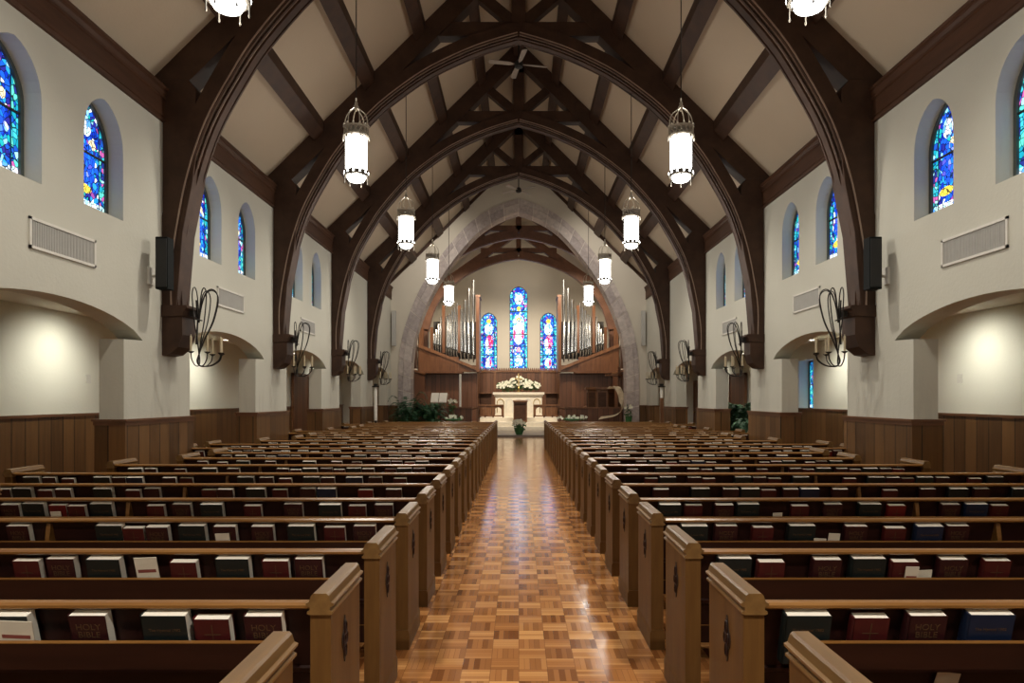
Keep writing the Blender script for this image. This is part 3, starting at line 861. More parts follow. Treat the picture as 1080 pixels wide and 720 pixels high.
def rack_m(L, s):
    mb = MB(); a, b = .12, L-.12
    def q(z0, z1, n0, n1): return [pt(z0, n0), pt(z1, n0), pt(z1, n1), pt(z0, n1)]
    mb.prism(q(.592, .604, 0, .094), a, b, M['rack'], 'x')
    mb.prism(q(.592, .712, .082, .094), a, b, M['rack'], 'x')
    for xx in (a, b-.014):
        pr = [pt(.56, 0), pt(.735, 0), pt(.735, .05), pt(.715, .094), pt(.60, .094), pt(.575, .05)]
        mb.prism(pr, xx, xx+.014, M['rack'], 'x')
    return mb.mesh('book_rack')
def racktrim_m(L):
    mb = MB(); mb.prism([pt(.712, .080), pt(.7155, .080), pt(.7155, .096), pt(.712, .096)], .12, L-.12, M['pew_rail'], 'x'); return mb.mesh('rack_lip')
def bracket_m():
    mb = MB(); mb.prism([pt(.60, .0), pt(.80, .0), pt(.80, .012), pt(.72, .05), pt(.64, .07), pt(.60, .075)], -.014, .014, M['pew_rail'], 'x'); return mb.mesh('center_bracket')
ORD = ['first', 'second', 'third', 'fourth', 'fifth', 'sixth', 'seventh', 'eighth', 'ninth', 'tenth', 'eleventh', 'twelfth', 'thirteenth', 'fourteenth',
       'fifteenth', 'sixteenth', 'seventeenth', 'eighteenth', 'nineteenth', 'twentieth', 'twenty-first', 'twenty-second', 'twenty-third', 'last']
PEWS = {}
for s in (-1, 1):
    for k, z in enumerate(ROWZ):
        xi, xo = XI[s], xout(k)
        L = xo-xi-TH*2
        rowtxt = ('%s row from the camera' % ORD[k]) if k < 23 else 'last row before the chancel'
        t = thing('church_pew', 'dark wooden pew with book rack, %s of the aisle, %s' % (sd_name[s], rowtxt), 'pew', (s*xi, z, 0), 0, 'pews on the %s of the aisle' % sd_name[s])
        PEWS[(s, k)] = t
        # local x of the left end of the long parts
        x0 = TH if s > 0 else -TH-L
        for nm, key, fn in (('backrest', ('b', L), lambda: back_m(L)), ('top_rail', ('r', L), lambda: rail_m(L)), ('seat', ('s', L), lambda: seat_m(L)),
                            ('seat_stretcher', ('t', L), lambda: stretch_m(L)), ('book_rack', ('k', L), lambda: rack_m(L, s))):
            o = inst(nm, cached(key, fn), t); o.location.x = x0
            if nm == 'book_rack' and k < 12:
                o2 = inst('rack_lip', cached(('l', L), lambda: racktrim_m(L)), o)
        if 2 <= k < 14:
            cx = 3.02-xi if s < 0 else 3.08-xi
            o = inst('center_bracket', cached('cb', bracket_m), t); o.location.x = s*cx
        for which, xx in (('in', TH/2), ('out', xo-xi-TH/2)):
            o = inst('end_panel', cached('ep', end_panel), t); o.location.x = s*xx
            c = inst('cap_molding', cached('cap', cap_m), o)
            if k < 18: inst('plinth', cached('pl', plinth_m), o)
            if which == 'in' and k < 10: inst('carved_emblem', cached(('em', -s), lambda: emblem_m(-s)), o)

# ------------------------------------------------------------------ books
def book_parts(w, h, th, cov):
    """local x centred, z up from 0, y from -th (front, to camera) to 0; spine at -x"""
    a = MB(); c = .0028
    a.box(-w/2, w/2, -th, -th+c, 0, h, cov); a.box(-w/2, w/2, -c, 0, 0, h, cov)
    a.prism([(-w/2, -th), (-w/2-.005, -th*.8), (-w/2-.007, -th/2), (-w/2-.005, -th*.2), (-w/2, 0), (-w/2+c, 0), (-w/2+c, -th)], 0, h, cov, 'z')
    p = MB(); p.box(-w/2+c, w/2-.0025, -th+c, -c, .003, h-.001, M['pages'])
    return a, p
KINDS = {'H': ('hymnal', .168, .205, .052, 'hymnal', 'black-green hymnal', 'hymnal'),
         'U': ('hymnal', .168, .205, .052, 'hymnal_blue', 'navy blue hymnal', 'hymnal'),
         'B': ('bible', .140, .200, .048, 'bible', 'dark maroon bible', 'bible'),
         'R': ('prayer_book', .132, .188, .043, 'prayer', 'red prayer book', 'prayer book'),
         'V': ('prayer_book', .132, .188, .043, 'prayer_bright', 'bright red prayer book', 'prayer book')}
BM = {}
for kk, (nm, w, h, th, mt, _, _) in KINDS.items():
    a, p = book_parts(w, h, th, M[mt])
    whole = MB(); 
    whole.add(a.v, a.f, M[mt]); whole.add(p.v, p.f, M['pages'])
    BM[kk] = (a.mesh('cover'), p.mesh('page_block'), whole.mesh(nm))
def flat_text(me, w, z, th):
    for v in me.vertices:
        x, y, zz = v.co; v.co = (x, -th-.0006-zz, y+z)
    return me
TX = {}
TX['B'] = flat_text(text_mesh('HOLY\nBIBLE', .036, 'title'), .14, .135, .048)
TX['H'] = flat_text(text_mesh('The Hymnal 1982', .0165, 'title'), .168, .145, .052)
TX['U'] = TX['H'].copy()
cr = MB(); cr.box(-.0016, .0016, -.0438, -.043, .075, .165, M['gold']); cr.box(-.030, .030, -.0438, -.043, .122, .125, M['gold'])
TX['R'] = cr.mesh('gold_cross'); TX['V'] = TX['R']
POSN = ['first', 'second', 'third', 'fourth', 'fifth', 'sixth', 'seventh', 'eighth', 'ninth', 'tenth', 'eleventh', 'twelfth', 'thirteenth', 'fourteenth', 'fifteenth', 'sixteenth', 'seventeenth', 'eighteenth', 'nineteenth']
rb = random.Random(11)
def shelf_point(z, n=.004): 
    y, zz = pt(.605, n); return y, zz
def place_book(s, k, X, kind, idx, lean=0.):
    nm, w, h, th, mt, txt, cat = KINDS[kind]
    zrow = ROWZ[k]; y, zz = shelf_point(0, .004+rb.uniform(0, .014))
    row = 'last' if k == 23 else ORD[k]
    lab = '%s, %s book from the aisle in the %s rack row, %s side' % (txt, POSN[idx], row, sd_name[s])
    grp = {'hymnal': 'hymnals in the pew racks', 'bible': 'bibles in the pew racks', 'prayer_book': 'prayer books in the pew racks'}[nm]
    loc = (X, zrow+y, zz+.001+abs(lean)*w/2)
    if k <= 8:
        t = thing(nm, lab, cat, loc, 0, grp); t.rotation_euler = (ALF+rb.uniform(-.015, .015), lean, 0)
        c = inst('cover', BM[kind][0], t); inst('page_block', BM[kind][1], t)
        if k <= 4: inst('gold_title' if kind in 'BHU' else 'gold_cross', TX[kind], c)
    else:
        t = inst(nm, BM[kind][2]); tag(t, lab, cat, grp); t.location = loc; t.rotation_euler = (ALF+rb.uniform(-.015, .015), lean, 0)
FX = 547.
def PX(x, k): return (x-FX)*(ROWZ[k]-.05)/720.
measured = {
 (-1, 1): 'B 64 102;H 143 190;R 199 235;B 253 292;H -25 20',
 (-1, 2): 'R 5 33;B 42 70;H 87 120;R 174 203;H 225 257;R 271 301;B 307 337',
 (-1, 3): 'B 2 22;H 97 123;R 124 148;B 150 174;H 185 212;B 222 245;B 262 285;H 302 328;R 339 361;B 371 394',
 (-1, 4): 'B 0 11;H 17 42;V 45 65;R 66 86;H 91 113;R 150 170;B 177 198;H 209 232;R 254 273;B 297 316;H 335 358;R 365 385;B 394 413',
 (1, 1): 'H 836 880;R 909 946;B 967 1008;U 1033 1078',
 (1, 2): 'H 762 795;R 802 833;B 862 893;H 905 939;R 946 976;B 998 1028;R 1046 1076',
 (1, 3): 'H 722 747;B 758 780;R 797 820;H 837 862;B 896 919;R 937 961;U 972 998;B 1004 1029',
 (1, 4): 'H 697 719;R 724 744;B 757 775;H 780 803;R 837 857;B 872 892;H 910 933;V 940 961;B 997 1018;U 1023 1046;R 1050 1071',
}
for (s, k), txt in measured.items():
    items = []
    for it in txt.split(';'):
        kd, a, b = it.split(); items.append((PX((float(a)+float(b))/2, k), kd))
    # extend past the frame edge so the racks do not end abruptly
    items.sort(key=lambda t: abs(t[0]))
    last_used = -1
    for idx, (X, kd) in enumerate(items):
        place_book(s, k, X, kd, idx, 0)
for s in (-1, 1):
    for k in range(5, 24):
        x = XI[s]+.34+rb.uniform(0, .12); xe = xout(k)-.30; idx = 0; seq = rb.choice(['HRB', 'HBR', 'BHR', 'HRBHB'])
        j = rb.randrange(3)
        while x < xe and idx < len(POSN):
            kd = seq[j % len(seq)]; j += 1
            if kd == 'R' and rb.random() < .15: kd = 'V'
            if kd == 'H' and rb.random() < .2: kd = 'U'
            w = KINDS[kd][1]
            if abs(x+w/2-3.05) > .12: place_book(s, k, s*(x+w/2), kd, idx); idx += 1
            x += w+rb.choice([.015, .02, .03, .06, .12, .20])
# small papers in the racks
def paper(s, k, px0, px1, h, label, stripe=True, n=.07, dz=0.):
    X = PX((px0+px1)/2, k); w = (px1-px0)*(ROWZ[k]-.05)/720
    y, zz = pt(.606, n)
    t = thing('leaflet', label, 'leaflet', (X, ROWZ[k]+y, zz+dz)); t.rotation_euler = (ALF, rb.uniform(-.05, .05), 0)
    a = MB(); a.box(-w/2, w/2, -.004, 0, 0, h, M['paper']); sh = a.build('paper_sheet', t)
    if stripe:
        b = MB(); b.box(-w*.4, w*.4, -.0046, -.004, h*.62, h*.70, M['print'])
        for q in range(3): b.box(-w*.33, w*.33, -.0046, -.004, h*(.3+.08*q), h*(.315+.08*q), M['print'])
        b.build('printed_lines', sh)
paper(-1, 1, -12, 26, .19, 'cream printed leaflet leaning on the outermost book, front left rack')
paper(-1, 2, 139, 163, .215, 'pale upright booklet alone in the second visible left rack', True, .06)
paper(-1, 3, 225, 240, .16, 'white card in front of a maroon bible, third visible left rack')
paper(-1, 4, 50, 61, .15, 'white card in front of a bright red book, fourth visible left rack')
paper(1, 2, 959, 973, .17, 'white card leaning on a red prayer book in the second visible right rack')
paper(1, 2, 977, 992, .14, 'low blank paper slip beside the white card, second right rack', False, .05)
paper(1, 3, 876, 888, .16, 'small printed card standing in the third visible right rack')
paper(1, 3, 861, 874, .125, 'low pale slip left of the printed card, third right rack', False)
paper(1, 4, 818, 828, .14, 'small white card standing alone in the fourth visible right rack', False)
t = thing('offering_card', 'plain buff card stuck on the lower back of the nearest right pew', 'card', (PX(1026, 1), ROWZ[1]+back_y(.50)-.016, .49)); t.rotation_euler = (ALF, .12, 0)
a = MB(); a.box(-.045, .045, -.003, 0, -.09, .045, M['paper']); a.build('card_sheet', t)

# ------------------------------------------------------------------ foliage helpers
def leaf_blob(mb, c, r, n, size, mat, rnd, flat=1.):
    for _ in range(n):
        while True:
            p = Vector((rnd.uniform(-1, 1), rnd.uniform(-1, 1), rnd.uniform(-1, 1)))
            if p.length <= 1: break
        q = Vector((c[0]+p.x*r[0], c[1]+p.y*r[1], c[2]+p.z*r[2]))
        u = Vector((rnd.gauss(0, 1), rnd.gauss(0, 1), rnd.gauss(0, 1))).normalized(); w = u.orthogonal().normalized()
        L = size*rnd.uniform(.6, 1.4)
        mb.add([q, q+u*L*.5+w*L*.28, q+u*L, q+u*L*.5-w*L*.28], [(0, 1, 2, 3)], mat)
def blossom(mb, c, r, mat, rnd):
    for i in range(6):
        a = i*PI/3+rnd.random(); d = Vector((math.cos(a), -.5, math.sin(a))).normalized(); p = Vector(c)
        w = d.cross(Vector((0, 1, 0))).normalized()
        mb.add([p, p+d*r*.6+w*r*.4, p+d*r, p+d*r*.6-w*r*.4], [(0, 1, 2, 3)], mat)
    mb.lathe([(r*.1, -r*.2), (r*.45, 0), (r*.3, r*.3), (.001, r*.4)], mat, 6, c)
def flowers(name, label, loc, foliage, blooms, nl, nbm, size, pot=None, seed=1):
    rnd = random.Random(seed); t = thing(name, label, 'flowers', loc)
    f = MB()
    for c, r in foliage: leaf_blob(f, c, r, nl, size, M['leaf'], rnd)
    f.build('green_leaves', t)
    b = MB()
    for c, r in blooms:
        for _ in range(nbm):
            a = rnd.uniform(0, 2*PI); e = rnd.uniform(-.3, 1); rr_ = rnd.uniform(.8, 1.1)
            q = (c[0]+r[0]*math.cos(a)*math.sqrt(max(0, 1-e*e))*rr_, c[1]-r[1]*abs(math.sin(a))*rr_, c[2]+r[2]*e*rr_)
            blossom(b, q, size*.75, M['petal'], rnd)
    b.build('white_blossoms', t)
    if pot:
        p = MB(); p.lathe(pot, M['pot'], 14); p.build('flower_pot', t)
    return t
def fern(label, loc, nf, L, seed, name='potted_fern', hgt=.5):
    rnd = random.Random(seed); t = thing(name, label, 'plant', loc)
    p = MB(); p.lathe([(.12, 0), (.16, .25), (.17, .26), (.13, .26)], M['pot'], 14); p.build('plant_pot', t)
    f = MB()
    for i in range(nf):
        a = rnd.uniform(0, 2*PI); l = L*rnd.uniform(.6, 1.1); up = rnd.uniform(.5, 1.3)
        pts = []
        for j in range(9):
            u = j/8; pts.append(Vector((math.cos(a)*l*u, math.sin(a)*l*u*.7, .25+hgt*up*(1.6*u-1.15*u*u)*1.5)))
        f.tube(pts, [.006*(1-.7*j/8) for j in range(9)], M['leafd'], 4)
        for j in range(1, 9):
            d = (pts[j]-pts[j-1]).normalized(); side = d.cross(Vector((0, 0, 1))).normalized()
            for k in (0, .5):
                base = pts[j-1].lerp(pts[j], k); w = .16*L*math.sin(PI*min(1, (j+k)/9.5))+.03
                for q in (-1, 1):
                    tip = base+side*q*w+d*.06-Vector((0, 0, .03))
                    f.add([base-d*.016, tip, base+d*.03], [(0, 1, 2)], M['leafd'])
    f.build('fronds', t); return t

# ------------------------------------------------------------------ chancel furniture
# front parapets either side of the chancel entrance
for s in (-1, 1):
    x0, x1 = (1.95, 4.30)
    t = thing('chancel_parapet', 'low dark panelled wooden wall %s of the chancel entrance' % sd_name[s], 'low wall', (0, 28.5, .0))
    b = MB(); b.box(s*x0, s*x1, 0, .12, .08, 1.18, M['chpanel']); b.build('panelled_front', t)
    c = MB(); c.box(s*(x0-.04), s*(x1), -.05, .17, 1.18, 1.24, M['oak']); c.build('top_rail', t)
    t = thing('stair_handrail', 'sloping wooden handrail at the %s edge of the chancel steps' % sd_name[s], 'handrail', (s*1.72, 29.1, .08))
    b = MB(); b.tube([(0, 0, 1.13), (s*.9, 0, .86)] if True else [], .035, M['oak'], 6); b.build('sloping_rail', t)
    for xx, hh in ((.02, 1.13), (.45, 1.0), (.86, .86)):
        q = MB(); q.box(s*xx-.03, s*xx+.03, -.03, .03, 0, hh, M['oak']); q.build('newel_post', t)
# communion rails
for s in (-1, 1):
    t = thing('communion_rail', 'open wooden altar rail on the %s in front of the altar' % sd_name[s], 'rail', (s*1.45, 33.55, .66))
    b = MB(); b.box(-.73, .73, -.07, .07, .58, .64, M['oak']); b.build('top_rail', t)
    b = MB(); b.box(-.73, .73, -.04, .04, .05, .11, M['oak']); b.build('bottom_rail', t)
    for x in (-.69, -.2, .2, .69):
        b = MB(); b.box(x-.04, x+.04, -.04, .04, 0, .58, M['oak']); b.build('rail_post', t)
    for x in (-.445, .445):
        b = MB(); b.strip([(x-.16, .11), (x-.16, .38), (x-.11, .47), (x, .51), (x+.11, .47), (x+.16, .38), (x+.16, .11)],
                [(x-.205, .11), (x-.205, .58), (x-.1, .58), (x, .58), (x+.1, .58), (x+.205, .58), (x+.205, .11)], -.03, .03, M['oak']); b.build('arched_infill', t)
# altar
t = thing('altar', 'white stone altar with carved arched panels under the flowers', 'altar', (0, 34.9, .66))
b = MB(); b.box(-1.18, 1.18, -.35, .35, .0, 1.05, M['marble']); b.build('altar_body', t, bevel=.01)
b = MB(); b.prism([(-1.28, 1.13), (1.28, 1.13), (1.3, 1.16), (1.3, 1.25), (-1.3, 1.25), (-1.3, 1.16)], -.45, .45, M['marble']); b.box(-1.23, 1.23, -.4, .4, 1.05, 1.13, M['marble']); b.build('altar_slab', t)
b = MB(); b.box(-1.24, 1.24, -.4, .4, 0, .12, M['marble']); b.build('altar_plinth', t)
for i in range(5):
    x = -.92+.46*i
    b = MB(); b.strip([(x-.15, .22), (x-.15, .75), (x-.10, .85), (x, .90), (x+.10, .85), (x+.15, .75), (x+.15, .22)],
                      [(x-.18, .20), (x-.18, .77), (x-.12, .88), (x, .94), (x+.12, .88), (x+.18, .77), (x+.18, .20)], -.37, -.35, M['brass'] if i in (0, 4) else M['ventf']); b.build('carved_panel', t)
flowers('flower_arrangement', 'wide bank of white flowers and greenery on the altar', (0, 35.0, 1.95),
        [((0, 0, .40), (.6, .2, .34)), ((-.6, 0, .28), (.5, .2, .26)), ((.6, 0, .28), (.5, .2, .26))], [((0, -.05, .40), (.62, .22, .34)), ((-.65, -.05, .27), (.45, .2, .24)), ((.65, -.05, .27), (.45, .2, .24))], 420, 44, .10, None, 4)
t = thing('altar_cross', 'small golden cross standing on the altar before the flowers', 'cross', (0, 34.58, 1.91))
b = MB(); b.lathe([(.12, 0), (.12, .03), (.05, .07), (.03, .2), (.05, .23), (.025, .28)], M['brass'], 12); b.build('cross_base', t)
b = MB(); b.box(-.025, .025, -.015, .015, .25, .95, M['brass']); b.box(-.2, .2, -.015, .015, .66, .71, M['brass']); b.build('cross_arms', t)
# lectern desk on the steps, and pot of flowers
t = thing('prayer_desk', 'dark wooden lectern box standing on the steps before the altar', 'lectern', (0.08, 32.9, .46))
b = MB(); b.box(-.33, .33, -.15, .2, 0, 1.0, M['oak']); b.build('desk_body', t, bevel=.01)
b = MB(); b.prism([(-.22, .98), (.26, 1.02), (.26, 1.06), (-.22, 1.02)], -.36, .36, M['oak'], 'x'); b.build('sloping_top', t)
b = MB(); b.box(-.27, .27, -.16, -.15, .1, .9, M['cornice']); b.build('front_panel', t)
flowers('potted_flowers', 'pot of white flowers on the floor at the head of the aisle', (0.02, 28.55, .08),
        [((0, 0, .38), (.26, .2, .2))], [((0, -.02, .48), (.24, .18, .14))], 190, 26, .10, [(.13, 0), (.20, .2), (.22, .30), (.18, .30)], 9)
# reredos and panelling
t = thing('reredos_screen', 'dark carved wooden screen with crested top behind the altar', 'screen', (0, 37.2, .5))
b = MB(); b.box(-2.25, 2.25, 0, .12, 0, 2.62, M['chpanel']); b.build('panelled_back', t)
b = MB(); pr = []
for i in range(46):
    x = -2.25+.1*i; b.prism([(x-.05, 2.6), (x+.05, 2.6), (x+.03, 2.72), (x, 2.78), (x-.03, 2.72)], -.02, .10, M['oak'])
b.box(-2.3, 2.3, -.06, .12, 2.52, 2.62, M['oak']); b.build('carved_cresting', t)
for x in (-2.2, -1.3, 1.3, 2.2):
    b = MB(); b.box(x-.06, x+.06, -.08, 0, 0, 2.55, M['oak']); b.build('pilaster', t)
for s in (-1, 1):
    t = thing('sedilia_seat', 'small dark seat niche %s of the altar' % sd_name[s], 'seat', (s*1.78, 36.9, .66))
    b = MB(); b.box(-.32, .32, -.1, .25, .0, .45, M['oak']); b.build('seat_box', t)
    b = MB(); b.box(-.3, .3, .2, .25, .45, 1.25, M['cornice']); b.box(-.34, .34, -.05, .25, 1.2, 1.26, M['oak']); b.build('seat_back', t)
# organ cases
PIPES = {  # x px at Z=33, top y px
 'out': [(457.5, 352), (459.8, 347), (462.2, 341), (464.8, 334)],
 'mid': [(471.2, 333), (473.6, 331), (476.2, 327), (479, 324), (482, 319.5)],
 'inn': [(486.6, 326), (490.3, 316), (494.4, 304), (499.2, 295)]}
OZ = 33.0
def ox(px): return (547-px)*OZ/720
def oz(py): return H0+(420-py)*OZ/720
for s in (-1, 1):
    t = thing('pipe_organ', 'tall silver organ pipes in a wooden case %s of the altar' % sd_name[s], 'pipe organ', (0, OZ, 0))
    c = MB()
    c.box(s*1.98, s*4.85, .1, .5, oz(392), oz(385), M['organ'])          # base slab
    c.box(s*2.9, s*4.85, 0, .5, oz(391), oz(376), M['organ'])
    c.box(s*2.7, s*4.85, -.12, .55, oz(393.5), oz(391), M['organ'])
    c.prism([(s*2.0, oz(392)), (s*2.0, oz(389)), (s*3.9, oz(372)), (s*4.85, oz(364)), (s*4.85, oz(392))], .05, .5, M['organ'])
    c.prism([(s*1.96, oz(391)), (s*1.96, oz(387.8)), (s*3.9, oz(370.6)), (s*4.85, oz(362.6)), (s*4.85, oz(366.)), (s*3.9, oz(374))], -.04, .1, M['oak'])
    c.build('case_base', t)
    for px, top in ((467.8, 322), (484.4, 322), (455.3, 345)):
        b = MB(); b.box(s*(ox(px)-.07), s*(ox(px)+.07), -.02, .12, oz(372), oz(top), M['organ']); b.build('case_post', t)
    b = MB(); b.box(s*1.90, s*2.06, -.05, 1.4, oz(392), oz(311), M['organ']); b.box(s*1.86, s*2.08, -.07, 1.4, oz(313), oz(311), M['oak']); b.build('case_side', t)
    b = MB(); b.box(s*ox(446), s*4.85, .2, .4, oz(378), oz(345), M['organ']); b.build('outer_panel', t)
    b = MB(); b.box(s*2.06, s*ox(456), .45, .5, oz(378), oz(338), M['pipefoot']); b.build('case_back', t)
    for grp in ('out', 'mid', 'inn'):
        for px, top in PIPES[grp]:
            X = s*ox(px); by = oz(370+(px-457)*.285); ty = oz(top); r = {'out': .045, 'mid': .055, 'inn': .075}[grp]
            if s > 0 and grp == 'inn': top -= 0
            b = MB()
            b.lathe([(r*.35, by), (r*.55, by+.12), (r, by+.32), (r, by+.33)], M['pipe'], 10, (X, 0.02, 0))
            b.lathe([(r, by+.35), (r, ty), (r*.8, ty), (r*.8, ty-.05)], M['pipe'], 12, (X, 0.02, 0))
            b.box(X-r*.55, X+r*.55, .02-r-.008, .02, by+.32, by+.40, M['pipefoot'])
            b.build('organ_pipe', t, False)
    # panelling beneath the organ
    mb = MB(); mb.box(s*2.0, s*4.85, OZ+.3, OZ+.4, .08, oz(393), M['chpanel'])
    tag(mb.build('trim_%d' % (50+s)), kind='structure')
    mb = MB(); mb.box(s*4.55, s*4.88, 28.3, 33.3, .08, 2.75, M['chpanel']); mb.box(s*4.50, s*4.88, 28.3, 33.3, 2.75, 2.85, M['oak'])
    tag(mb.build('trim_%d' % (60+s)), kind='structure')
# choir stalls
for s in (-1, 1):
    for j in range(2):
        t = thing('choir_stall', 'wooden choir stall in the %s chancel, %s' % (sd_name[s], ['front row', 'back row'][j]), 'choir stall', (s*(2.45+.75*j), 30.5, .08+.12*j))
        b = MB(); b.box(-.04, .04, 0, 2.2, 0, 1.0, M['oak']); b.build('desk_front', t)
        b = MB(); b.prism([(-.12, .98), (.16, 1.06), (.16, 1.09), (-.12, 1.01)], -.03, 2.23, M['oak'], 'y'); b.build('book_desk', t)
        b = MB(); b.box(s*.25, s*.6, 0, 2.2, .38, .44, M['oak']); b.box(s*.56, s*.6, 0, 2.2, .0, 1.0, M['oak']); b.build('bench', t)
        for y in (0, 2.16):
            b = MB(); b.box(-.05, .62*s, y, y+.05, 0, .8, M['oak']); b.build('stall_end', t)
# bible lectern on the left
t = thing('lectern', 'wooden lectern holding a large open white book, left of the altar', 'lectern', (-3.42, 29.3, .08))
b = MB(); b.lathe([(.28, 0), (.28, .05), (.10, .12), (.07, .3), (.09, .6), (.06, .9), (.12, 1.25)], M['oak'], 12); b.build('pedestal', t)
b = MB(); b.prism([(-.22, 1.28), (.28, 1.72), (.30, 1.69), (-.20, 1.24)], -.40, .40, M['oak'], 'x'); b.box(-.40, .40, -.26, -.20, 1.24, 1.34, M['oak']); b.build('book_rest', t)
t = thing('open_book', 'large open white book resting on the left lectern', 'book', (-3.42, 29.3, .08))
b = MB()
for s in (-1, 1): b.prism([(-.20, 1.33), (.24, 1.72), (.225, 1.76), (-.215, 1.37)], s*.01, s*.34, M['white'], 'x')
b.build('open_pages', t)
# pulpit on the right
t = thing('pulpit', 'carved octagonal wooden pulpit right of the altar', 'pulpit', (3.55, 29.6, .08))
def octo(r): return [(r*math.cos(PI/8+i*PI/4), r*math.sin(PI/8+i*PI/4)) for i in range(8)]
b = MB(); b.prism(octo(.62), .85, 1.90, M['oak'], 'z'); bd = b.build('pulpit_body', t)
b = MB(); b.prism(octo(.72), 1.90, 2.0, M['oak'], 'z'); b.prism(octo(.68), .78, .88, M['oak'], 'z'); b.build('pulpit_cornice', t)
b = MB(); b.lathe([(.34, 0), (.34, .1), (.18, .2), (.18, .5), (.5, .78)], M['oak'], 8); b.build('pulpit_stem', t)
for i in range(8):
    X = Matrix.Rotation(i*PI/4, 4, 'Z'); b = MB(); b.box(.574, .592, -.17, .17, 1.0, 1.78, M['cornice'], X); b.build('carved_panel', bd)
t2 = thing('sounding_board', 'small wooden canopy board on a post above the pulpit', 'canopy', (4.2, 30.2, .08))
b = MB(); b.prism(octo(.40), 2.50, 2.58, M['oak'], 'z'); b.box(.2, .32, .0, .12, 0, 2.9, M['organ']); b.build('canopy_board', t2)
# cloth draped at the right
t = thing('draped_cloth', 'cream and gold cloth draped from a stand onto the parapet beside the pulpit', 'cloth', (4.3, 28.35, 1.2))
cl = [(-.50, .80), (-.38, .90), (-.20, .84), (-.06, .55), (0, .25), (.0, .0), (-.12, -.20), (-.45, -.34), (-.95, -.42)]
cl = catmull([(x, 0, z) for x, z in cl], 4); mb = MB(); vs = []; 
for i, (x, y, z) in enumerate(cl):
    for k in range(6):
        w = (k-2.5)*.055; vs.append((x+w*(1.0 if z > .2 else .5), -.10+.02*math.sin(i*.9+k)+k*.02, z+(0 if z > .2 else w*.45)+.012*math.sin(k*2+i*.5)))
fs = [(i*6+k, i*6+k+1, (i+1)*6+k+1, (i+1)*6+k) for i in range(len(cl)-1) for k in range(5)]
mb.add(vs, fs, M['cloth']); o = mb.build('cloth_folds', t, True)
# stands at the front pews: tall candle left, banner right, paschal candle
def candle(label, loc, h, r, base_h=.25, stand=True):
    t = thing('tall_candle', label, 'candle', loc)
    b = MB(); b.lathe([(.14, 0), (.14, .03), (.04, .08), (.025, .2), (.05, base_h), (.06, base_h+.02), (.03, base_h+.03)], M['brass'], 12); b.build('candle_stand', t)
    b = MB(); b.lathe([(r, base_h), (r, h), (r*.5, h+.01)], M['white'], 12); b.build('white_candle', t)
    b = MB(); b.lathe([(.004, h), (.004, h+.04)], M['black'], 6); b.build('wick', t); return t
candle('tall slim white candle on a stand left of the altar', (-2.50, 29.2, .08), 2.55, .05, .9)
t = thing('processional_torch', 'tall white pillar light with dark cap beside the left front pews', 'candle', (-4.85, 23.15, 0))
b = MB(); b.box(-.14, .14, -.14, .14, 0, .05, M['black']); b.box(-.03, .03, -.03, .03, .05, .9, M['black']); b.build('stand', t)
b = MB(); b.lathe([(.055, .85), (.055, 1.98), (.05, 1.99)], M['white'], 14); b.build('white_pillar', t)
b = MB(); b.lathe([(.12, 1.98), (.13, 2.01), (.06, 2.03), (.07, 2.09), (.02, 2.10)], M['black'], 14); b.build('dark_cap', t)
t = thing('processional_torch', 'tall dark torch stand with a short white top beside the right front pews', 'candle', (4.85, 23.15, 0))
b = MB(); b.box(-.14, .14, -.14, .14, 0, .05, M['black']); b.box(-.05, .05, -.05, .05, .05, 1.62, M['oak']); b.build('stand', t)
b = MB(); b.lathe([(.05, 1.62), (.05, 1.97), (.05, 1.98)], M['white'], 14); b.build('white_top', t)
b = MB(); b.lathe([(.12, 1.98), (.13, 2.01), (.06, 2.03), (.07, 2.09), (.02, 2.10)], M['black'], 14); b.build('dark_cap', t)
# plants
fern('bushy dark green fern against the left low wall, left clump', (-4.20, 26.5, 0), 90, .80, 2, hgt=1.15)
fern('bushy dark green fern against the left low wall, right clump', (-3.45, 26.6, 0), 90, .75, 3, hgt=1.1)
fern('palm with arching fronds rising behind the left ferns', (-4.3, 26.2, 0), 16, .95, 5, 'potted_palm', 1.55)
fern('dark leafy plant in the right arcade opening before the brown door', (6.15, 18.9, 0), 110, .75, 6, 'potted_palm', 1.15)
fern('large leafy palm in the third opening on the right, lower clump', (5.85, 17.3, 0), 80, .5, 7, 'potted_palm', .8)
flowers('flower_arrangement', 'bunch of white and green flowers at the left of the chancel steps', (-2.75, 28.3, 1.24-.0), [((0, 0, .0), (.16, .12, .25))], [((0, -.05, .22), (.2, .1, .10))], 80, 12, .09, None, 12)
flowers('flower_garland', 'low row of white flowers along the left front pew', (-2.25, 23.6, .9), [((0, 0, 0), (.35, .1, .07))], [((0, -.02, .03), (.35, .1, .08))], 60, 12, .08, [(.05, -.9), (.05, -.1), (.3, -.05), (.3, 0)], 13)
flowers('flower_garland', 'low row of white flowers along the right front pew', (1.85, 23.6, .9), [((0, 0, 0), (.5, .1, .06))], [((0, -.02, .03), (.5, .1, .08))], 60, 16, .08, [(.05, -.9), (.05, -.1), (.3, -.05), (.3, 0)], 14)
flowers('flower_arrangement', 'small white and green bouquet beside the draped cloth at right', (4.35, 27.0, .95), [((0, 0, .1), (.16, .12, .26))], [((0, -.05, .3), (.16, .1, .08))], 90, 8, .09, [(.1, -.95), (.12, -.3), (.14, -.05), (.1, -.05)], 15)

